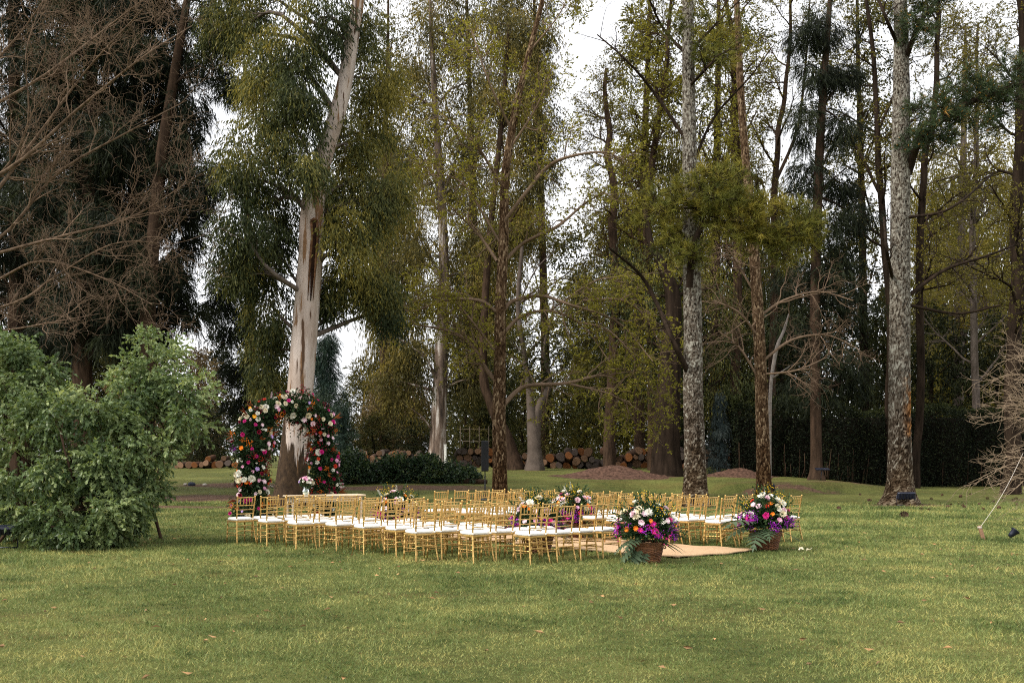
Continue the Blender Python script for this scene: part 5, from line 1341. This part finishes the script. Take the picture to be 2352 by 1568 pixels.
gum([(880, 1080, 22), (882, 800, 18), (884, 400, 13), (890, 150, 8), (892, 0, 5)], 74.0, crown_col(900, 60, 640, 50, .2), 717, 'golden olive gum right of the great eucalyptus', mat=OLIVE, bark=B_BROWN, dens=140, sc=.9, kind='far')

# ---------------------------------------------------------------- woods behind: whole trees from a few shared kinds
def proto(kind, seed, n, leafk, spray, h=10.0, w=3.2, mat=None, dens=1.0, base=.04, sc=1.0):
    """leaf and stem meshes of a full-skirted tree, 10 m tall, standing at the origin"""
    rng = np.random.default_rng(seed); cl = []
    for k in range(n):
        f = (k + .5) / n; z = h * (base + (.97 - base) * f)
        prof = {'dome': math.sin(math.pi * (.18 + .78 * f)) ** .7, 'cone': (1 - f) * .95 + .10, 'tall': .45 + .5 * math.sin(math.pi * (.1 + .85 * f))}[kind] * w
        a = k * 2.4 + rng.normal() * .3; rr = prof * rng.uniform(.35, .8)
        s = prof * .42 + .35
        cl.append((np.array([rr * math.cos(a), rr * math.sin(a), z]), (s, s, s * .8), rng.normal() * .12, 1.0))
    P = np.array([[0, 0, -.3], [rng.normal() * .1, 0, h * .3], [rng.normal() * .2, rng.normal() * .2, h * .65], [0, 0, h * .95]]); R = np.array([.24, .18, .11, .03])
    mb = trunk_mesh(P, R, rng, 10, 24, .06); limbs_to(mb, spline(P, 30), np.linspace(.24, .03, 30), cl, rng, .4, .4, 3, 4)
    st = mb.mesh('trunk', B_DARK)
    mb = MB(); fill_clumps(mb, cl, dens, rng, leafk, sc, .25, (spray[0], spray[1] * .7), (.5, .2), .6)
    return st, mb
KINDP = {}
def protos(key, *a, mats, **k):
    st, mb = proto(*a, **k)
    KINDP[key] = (st, {nm: mb.mesh('crown', m, False) for nm, m in mats.items()})
protos('dome', 'dome', 901, 22, 'far', (5, .9), dens=130, mats=dict(dark=DARK, olive=OLIVE, tan=TAN, spring=BUD2, gum=EUC2))
protos('dome2', 'dome', 902, 24, 'far', (5, .8), w=3.8, dens=130, mats=dict(dark=DARK, olive=OLIVE, tan=TAN, spring=BUD2, gum=EUC2))
protos('tall', 'tall', 903, 26, 'euc', (5, 1.2), w=2.6, base=.15, dens=160, sc=1.7, mats=dict(dark=DARK, olive=OLIVE, gum=EUC2, spring=BUD2))
protos('cone', 'cone', 904, 26, 'cas', (6, .7), w=2.6, dens=190, sc=1.1, mats=dict(teal=TEAL, dark=CAS, blue=BLUEW))

def wood(kind, col, px, d, top, wide, label, name='woodland_tree', group='woodland trees behind the log piles', rz=0.0):
    x = X(px, d); z = gz(x, d)
    H = (CAM_H - (top - HY) / FPX * d) - z
    t = thing(name, label, 'tree', (x, d, z), rz, group)
    st, cr = KINDP[kind]
    s = H / 10.0; w = wide / FPX * d / (3.2 if kind.startswith('dome') else 2.6)
    o = link('trunk', st, t, None, None, (w, w, s))
    o = tag(link('crown', cr[col], t, None, None, (w, w, s)), kind='stuff')
    return t
r = np.random.default_rng(77)
ROW1 = [  # kind, colour, px, depth, top y, half width px, words
 ('dome', 'dark', 40, 64, 800, 90, 'dark evergreen behind the shrub at far left'), ('dome2', 'olive', 200, 70, 760, 100, 'olive woodland tree behind the thick sheoak trunk'), ('dome', 'tan', 330, 66, 790, 70, 'ochre woodland tree between the sheoak trunks'),
 ('dome2', 'tan', 455, 72, 800, 64, 'tan leaved tree at the foot of the open sky gap'), ('dome', 'dark', 500, 80, 745, 44, 'dark rounded treetop at the foot of the open sky gap'), ('dome', 'dark', 470, 62, 930, 60, 'low dark bush right of the leafy shrub'),
 ('dome2', 'dark', 585, 66, 760, 50, 'dark evergreen directly left of the pale trunk'), ('cone', 'teal', 745, 66, 760, 80, 'blue-green conifer directly right of the pale trunk'), ('cone', 'teal', 785, 60, 925, 46, 'small blue-green conifer right of the arch'), ('dome', 'olive', 830, 90, 830, 60, 'distant olive tree low in the gap right of the conifer'),
 ('dome', 'tan', 880, 74, 870, 56, 'tan twiggy thicket left of the streaky gum'), ('dome2', 'tan', 950, 76, 850, 50, 'tan twiggy thicket directly behind the streaky gum'), ('dome', 'olive', 860, 68, 950, 56, 'olive bush behind the long log pile'), ('dome', 'dark', 950, 68, 960, 60, 'dark bush behind the log pile end beside the gum'),
 ('dome2', 'olive', 1070, 70, 850, 56, 'olive tree between the gum and budding tree'), ('dome', 'dark', 1140, 72, 820, 56, 'dark evergreen behind the loudspeaker'), ('dome', 'olive', 1200, 80, 840, 60, 'olive tree behind the budding trunk'), ('dome', 'olive', 1270, 70, 860, 56, 'olive tree just right of the twin-stemmed tree'),
 ('dome2', 'spring', 1330, 74, 800, 70, 'yellow green thicket above the mulch mound'), ('dome', 'olive', 1400, 68, 760, 70, 'olive thicket behind the mulch mound'), ('tall', 'gum', 1345, 84, 600, 50, 'gum tree low in the gap right of the open sky'), ('tall', 'olive', 1440, 80, 430, 70, 'olive gum behind the snag'), ('dome', 'spring', 1470, 66, 880, 50, 'yellow green bush left of the broad dark trunk'),
 ('dome2', 'dark', 1580, 68, 640, 90, 'dark evergreen behind the aisle pine trunk'), ('tall', 'gum', 1570, 78, 300, 70, 'tall gum behind the aisle pine'), ('dome', 'olive', 1690, 66, 680, 76, 'olive tree behind the bare tangled twigs'), ('cone', 'blue', 1652, 53, 905, 36, 'blue weeping conifer between pine and hedge'), ('tall', 'olive', 1690, 76, 330, 80, 'olive gum behind the golden tufts'),
 ('dome', 'dark', 1800, 64, 640, 90, 'dark evergreen behind the hedge left end'), ('dome2', 'dark', 1930, 64, 560, 100, 'dark evergreen behind the sheoak'), ('tall', 'gum', 1800, 80, 420, 70, 'gum tree behind the forked slim tree'), ('dome', 'olive', 2040, 66, 640, 90, 'olive tree behind the tallest pine trunk'), ('dome2', 'dark', 2140, 62, 700, 90, 'dark evergreen right of the tallest pine trunk'),
 ('dome', 'spring', 2220, 74, 420, 80, 'pale spring tree behind the needle bough'), ('dome2', 'dark', 2290, 62, 720, 90, 'dark evergreen behind the bare shrub'), ('tall', 'spring', 2150, 80, 380, 70, 'pale leafy tree between pine and slim trunk'), ('tall', 'spring', 2330, 78, 360, 80, 'pale spring tree at the right edge'), ('dome', 'dark', 2420, 60, 640, 100, 'dark evergreen at the right picture edge'),
 ('tall', 'gum', 1120, 92, 470, 80, 'distant gum crown behind the budding tree'), ('tall', 'gum', 900, 88, 300, 70, 'distant gum crown right of the great eucalyptus'), ('dome', 'dark', -120, 60, 640, 120, 'dark evergreen beyond the left picture edge'), ('tall', 'dark', 100, 72, 420, 90, 'tall dark gum behind the bare twigs'), ('tall', 'dark', 270, 76, 400, 70, 'tall dark gum between the sheoak trunks')]
for q in ROW1: wood(*q[:6], q[6], rz=float(r.uniform(0, 6.28)))

# distant woods that read as one mass
mb = MB(); rng = np.random.default_rng(91); cl = []
for k in range(150):
    d = rng.uniform(96, 130); px = rng.uniform(-700, 3000); x = X(px, d); z = gz(x, d)
    hh = rng.uniform(4, 9) + (6 if px > 1350 or px < 350 else 0)
    for f in (.15, .45, .8): cl.append((np.array([x + rng.normal(), d + rng.normal(), z + hh * f]), (hh * .4, hh * .35, hh * .28), rng.normal() * .15, 1.0))
fill_clumps(mb, cl, 40, rng, 'far', 2.6, .3, (4, 1.2), (.5, .2), 1.4)
tag(mb.build('woods', DARK, None, False), 'distant dark woods closing the view behind the trees', 'woods', kind='stuff')

# ---------------------------------------------------------------- clipped hedge, right
rng = np.random.default_rng(95)
hx0, hx1, hd = X(1690, 52), X(2560, 52), 52.0
hz = gz(hx0 + 6, hd)
t = thing('hedge', 'tall dark clipped hedge closing the lawn on the right', 'hedge', ((hx0 + hx1) / 2, hd, 0))
off = -np.array([(hx0 + hx1) / 2, hd, 0]); W_ = hx1 - hx0; Hh = 3.95
n = 46000; u_ = rng.random(n); side = rng.random(n)
x = hx0 + W_ * u_; top = side > .70
y = np.where(top, hd + rng.uniform(0, 2.2, n), hd + rng.uniform(-.15, .25, n) + .18 * np.sin(x * 1.3) + .12 * np.sin(x * 3.1 + 2))
zc = Hh + .16 * np.sin(x * .9) + .12 * np.sin(x * 2.3)
z = np.where(top, zc + rng.uniform(-.25, .12, n), rng.random(n) * zc)
lft = (rng.random(n) < .06); x = np.where(lft, hx0 + rng.uniform(-.1, .2, n), x); y = np.where(lft, hd + rng.uniform(0, 2.2, n), y)
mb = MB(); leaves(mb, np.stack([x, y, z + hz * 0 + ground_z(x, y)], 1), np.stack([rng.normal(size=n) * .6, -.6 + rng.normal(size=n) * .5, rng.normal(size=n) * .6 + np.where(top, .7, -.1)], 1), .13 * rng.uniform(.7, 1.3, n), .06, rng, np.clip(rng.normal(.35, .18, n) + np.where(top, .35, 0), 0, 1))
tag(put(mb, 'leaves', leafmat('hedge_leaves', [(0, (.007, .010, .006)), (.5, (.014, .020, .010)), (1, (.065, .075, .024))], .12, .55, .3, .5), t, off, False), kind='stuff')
mb = MB(); box(mb, ((hx0 + hx1) / 2, hd + 1.15, Hh / 2 - .1), (W_ - .3, 1.7, Hh - .4)); put(mb, 'woody_core', plain('hedge_core', (.012, .010, .007), .95, 0, .4, 2, .05), t, off)
mb = MB()
for k in range(60):
    xs = hx0 + W_ * rng.random(); g = gz(xs, hd); rod(mb, [[xs, hd - .1, g - .05], [xs + rng.normal() * .1, hd - .15, g + rng.uniform(.5, 1.8)]], [.03, .012], 5)
tag(put(mb, 'stems', B_BROWN, t, off), kind='stuff')

# ---------------------------------------------------------------- low ivy mound right of the arch
rng = np.random.default_rng(96); d = 46.0
t = thing('ivy_mound', 'low long mound of dark glossy ivy right of the flower arch', 'ivy', (X(930, d), d, 0)); off = -np.array([X(930, d), d, 0])
cl = pclumps([(790, 1075, 34, 30), (830, 1085, 44, 22), (880, 1082, 44, 24), (920, 1078, 44, 28), (965, 1080, 44, 26), (1005, 1085, 40, 22), (1045, 1088, 36, 18), (1075, 1094, 18, 12), (812, 1058, 22, 22), (905, 1066, 20, 16), (980, 1066, 20, 14)], d)
mb = MB(); fill_clumps(mb, cl, 560, rng, 'broad', 1.0, .5, (4, .3), (.4, .22), .22, 1.2); tag(put(mb, 'leaves', IVY, t, off, False), kind='stuff')
mb = MB()
for c in cl:
    for q in range(4): B, Br = grow(np.array([[c[0][0], c[0][1], gz(c[0][0], c[0][1]) - .05]]), rball(rng, 1) + [0, 0, 1.2], .9, .03, rng, 6, .3); V, Q = tubes(B, Br, 5); mb.add(V, Q=Q)
tag(put(mb, 'stems', B_BROWN, t, off), kind='stuff')
mb = MB(); xs = X(1092, 45.5); rod(mb, [[xs - .7, 45.5, gz(xs, 45.5) + .10], [xs, 45.4, gz(xs, 45.5) + .12], [xs + .55, 45.4, gz(xs, 45.5) + .10]], [.10, .12, .09], 9)
tag(mb.build('fallen_log', B_BROWN), 'fallen log poking out of the right end of the ivy mound', 'log')

# ---------------------------------------------------------------- mulch mound
rng = np.random.default_rng(97)
def mound(cx, cy, rx, ry, h, label):
    na, nr = 60, 24; a, q = np.meshgrid(np.linspace(0, 2 * np.pi, na, endpoint=False), np.linspace(0, 1, nr), indexing='ij')
    rr = q * (1 + .12 * np.sin(3 * a + cx) + .07 * np.sin(7 * a))
    x = cx + rx * rr * np.cos(a); y = cy + ry * rr * np.sin(a)
    z = ground_z(x, y) + h * np.exp(-(q * 1.9) ** 2) * 1.05 - .06 * q + rng.normal(size=q.shape) * .02
    i, j = np.meshgrid(np.arange(na), np.arange(nr - 1), indexing='ij'); i2 = (i + 1) % na
    mb = MB(); mb.add(np.stack([x, y, z], -1).reshape(-1, 3), Q=np.stack([i * nr + j, i * nr + j + 1, i2 * nr + j + 1, i2 * nr + j], -1).reshape(-1, 4))
    tag(mb.build('mulch_mound', bpy.data.materials.get('mulch') or plain('mulch', (.085, .048, .034), .95, 0, .6, 7, .1, 1.0)), label, 'mulch', kind='structure')
mound(5.3, 50.5, 3.6, 2.0, .6, 'brown mulch mound left of the broad dark trunk')
mound(11.8, 51.4, 2.4, 1.2, .42, 'brown mulch mound between the aisle pine and hedge')

# ---------------------------------------------------------------- stacked logs
def logmat(name, face, bark):
    m, n, l = mat_new(name); o = n.new('ShaderNodeOutputMaterial'); p = node(n, 'ShaderNodeBsdfPrincipled', Roughness=.85); p.inputs['Specular IOR Level'].default_value = .1
    v = stretched(n, l, 1, 1, 1); w = node(n, 'ShaderNodeTexNoise', Scale=9.0, Detail=4.0); l.new(v, w.inputs['Vector'])
    a = node(n, 'ShaderNodeAttribute', attribute_name='tint'); oi = n.new('ShaderNodeObjectInfo')
    hs = node(n, 'ShaderNodeHueSaturation'); hs.inputs['Color'].default_value = (*face, 1)
    l.new(mp(n, l, oi.outputs['Random'], 0, 1, .55, 1.35), hs.inputs['Value'])
    c = mixc(n, l, mp(n, l, w.outputs['Fac'], .35, .7, 0, .5), hs.outputs[0], tuple(x * .45 for x in face))
    l.new(mixc(n, l, a.outputs['Fac'], bark, c), p.inputs['Base Color']); l.new(p.outputs[0], o.inputs[0]); return m
LOGM = [logmat('log_tan', (.24, .14, .085), (.075, .046, .032)), logmat('log_orange', (.30, .115, .04), (.085, .045, .027)), logmat('log_grey', (.13, .10, .085), (.05, .037, .03))]
def log_mesh(seed, mat):
    rng = np.random.default_rng(seed); n = 14; a = np.linspace(0, 2 * np.pi, n, endpoint=False); rad = 1 + .07 * np.sin(2 * a + rng.uniform(0, 6)) + .05 * np.sin(3 * a + rng.uniform(0, 6)) + rng.normal(size=n) * .025
    c = np.stack([rad * np.cos(a), 0 * a, rad * np.sin(a)], 1); mb = MB()
    V = np.concatenate([c * .86 + [0, -.5, 0], c + [0, -.5, 0], c * 1.02 + [0, -.47, 0], c * .97 + [0, 0, 0], c + [0, .5, 0], [[.05, -.49, .03], [0, .5, 0]]]); tn = np.concatenate([np.ones(n), np.zeros(4 * n), [.85, 1]])
    tn[n:2 * n] = .25
    T = [[5 * n, (k + 1) % n, k] for k in range(n)] + [[5 * n + 1, 4 * n + k, 4 * n + (k + 1) % n] for k in range(n)]
    Q = [[q * n + k, q * n + (k + 1) % n, (q + 1) * n + (k + 1) % n, (q + 1) * n + k] for q in range(4) for k in range(n)]
    mb.add(V, T, Q, tint=tn); return mb.mesh('log', mat)
LOGS = [log_mesh(s, m) for m in LOGM for s in (1, 2, 3)]
rng = np.random.default_rng(98)
def nth(k): return str(k) + ('th' if 10 < k % 100 < 14 else {1: 'st', 2: 'nd', 3: 'rd'}.get(k % 10, 'th'))
def tier(q): return ['bottom', 'second', 'third', 'fourth', 'fifth'][q]
def pile(px0, px1, d, hpx, rad, label, group, prob=(.5, .25, .25), skew=0.0):
    x0, x1 = X(px0, d), X(px1, d); rows = max(2, int(round(hpx / FPX * d / (rad * 1.72)))); n = 0
    for q in range(rows):
        x = x0 + rad * (1 + q % 2) + q * rad * .35; c_ = 0
        while x < x1 - rad - q * rad * .35:
            rr = rad * rng.uniform(.72, 1.22)
            if q >= rows - 1 and rng.random() < .30: x += rr * 1.9; continue
            z = gz(x, d) + rad + q * rad * 1.66 + rng.normal() * .03
            k = rng.choice(3, p=prob) * 3 + rng.integers(3); L_ = rng.uniform(.7, 1.3)
            o = link('log', LOGS[k], None, (x, d + rng.normal() * .12, z), (rng.normal() * .05, rng.uniform(0, 6.28), rng.normal() * .22 + skew), (rr, L_, rr)); n += 1
            # spin about the log's own axis only
            o.rotation_mode = 'ZXY'
            c_ += 1; tag(o, f'cut log, {nth(c_)} from the left, {tier(q)} tier, {label}', 'log', group); x += rr * 1.9
    return n
nl = pile(395, 552, 60, 30, .22, 'pile left of the arch', 'logs left of the arch', (.25, .5, .25))
nl += pile(765, 980, 64, 38, .20, 'pile right of the arch', 'logs between arch and gum', (.6, .15, .25))
nl += pile(1038, 1222, 62, 40, .22, 'pile behind the loudspeaker', 'logs behind the loudspeaker', (.45, .2, .35))
nl += pile(1246, 1380, 60, 50, .23, 'pile right of twin-stemmed tree', 'logs right of the twin-stemmed tree', (.35, .4, .25))
nl += pile(1375, 1680, 61, 36, .22, 'row behind the mulch mounds', 'logs behind the mulch mounds', (.45, .25, .3))
print('logs', nl)
d = 58.0; xs = X(1023, d)
t = thing('marker_post', 'slim white post beside the streaky gum trunk', 'post', (xs, d, gz(xs, d)))
mb = MB(); box(mb, (0, 0, .68), (.13, .11, 1.4)); mb.build('shaft', plain('white_post', (.72, .72, .68), .6), t, False)
mb = MB(); box(mb, (0, 0, 1.41), (.16, .14, .06)); mb.build('cap', bpy.data.materials['white_post'], t, False)
d = 63.0; xs = X(1090, d)
t = thing('trellis', 'thin wooden trellis frame behind the logs near the loudspeaker', 'trellis', (xs, d, gz(xs, d)))
WD = plain('trellis_wood', (.22, .17, .12), .8)
for k in range(4): mb = MB(); rod(mb, [[-.9 + k * .6, 0, 0], [-.9 + k * .6, 0, 2.6]], .022, 5); mb.build('upright', WD, t)
for k in range(3): mb = MB(); rod(mb, [[-.95, .03, .9 + k * .75], [.95, .03, .9 + k * .75]], .02, 5); mb.build('crossbar', WD, t)

# ---------------------------------------------------------------- leafless pale shrub, right edge
rng = np.random.default_rng(99); d = 23.5; bx = X(2440, d)
t = thing('bare_shrub', 'leafless shrub of pale curving twigs reaching in from the right edge', 'shrub', (bx, d, 0)); off = -np.array([bx, d, 0])
mb = MB(); n = 54
tx, ty = rng.uniform(2205, 2420, n), rng.uniform(770, 1175, n)
for k in range(n):
    tip = at(tx[k], ty[k], d + rng.uniform(-1.6, 1.2)); b = np.array([bx + rng.normal() * .15, d + rng.normal() * .15, 0.0])
    arcup = max(tip[2] + rng.uniform(.1, .8), 1.4)
    mid = np.array([lerp(b, tip, .45)[0], lerp(b, tip, .45)[1], arcup * .85])
    S = spline([b, lerp(b, mid, .5) + [.1, 0, .2], mid, tip], 12) + rng.normal(size=(12, 3)) * .02; rr = np.linspace(.016, .0045, 12); V, Q = tubes(S, rr, 5); mb.add(V, Q=Q)
    p, D, Ln, r2 = sprout(S[None], rr[None], 9, rng, .4, .6, .0, length=np.full(9, .55)); B1, R1 = grow(p, D, Ln, np.clip(r2, .0045, .006), rng, 6, .22, .05, .5); V, Q = tubes(B1, R1, 4); mb.add(V, Q=Q)
    p, D, Ln, r2 = sprout(B1, R1, 2, rng, .3, .7, .0, length=np.full(18, .25)); B1, R1 = grow(p, D, Ln, .004, rng, 5, .25, .05, .5); V, Q = tubes(B1, R1, 3); mb.add(V, Q=Q)
tag(put(mb, 'twigs', B_PALE, t, off), kind='stuff')
print('tris', sum(sum(len(p.vertices) - 2 for p in []) or len(m.loop_triangles) or (len(m.loops) - 2 * len(m.polygons)) for m in bpy.data.meshes))
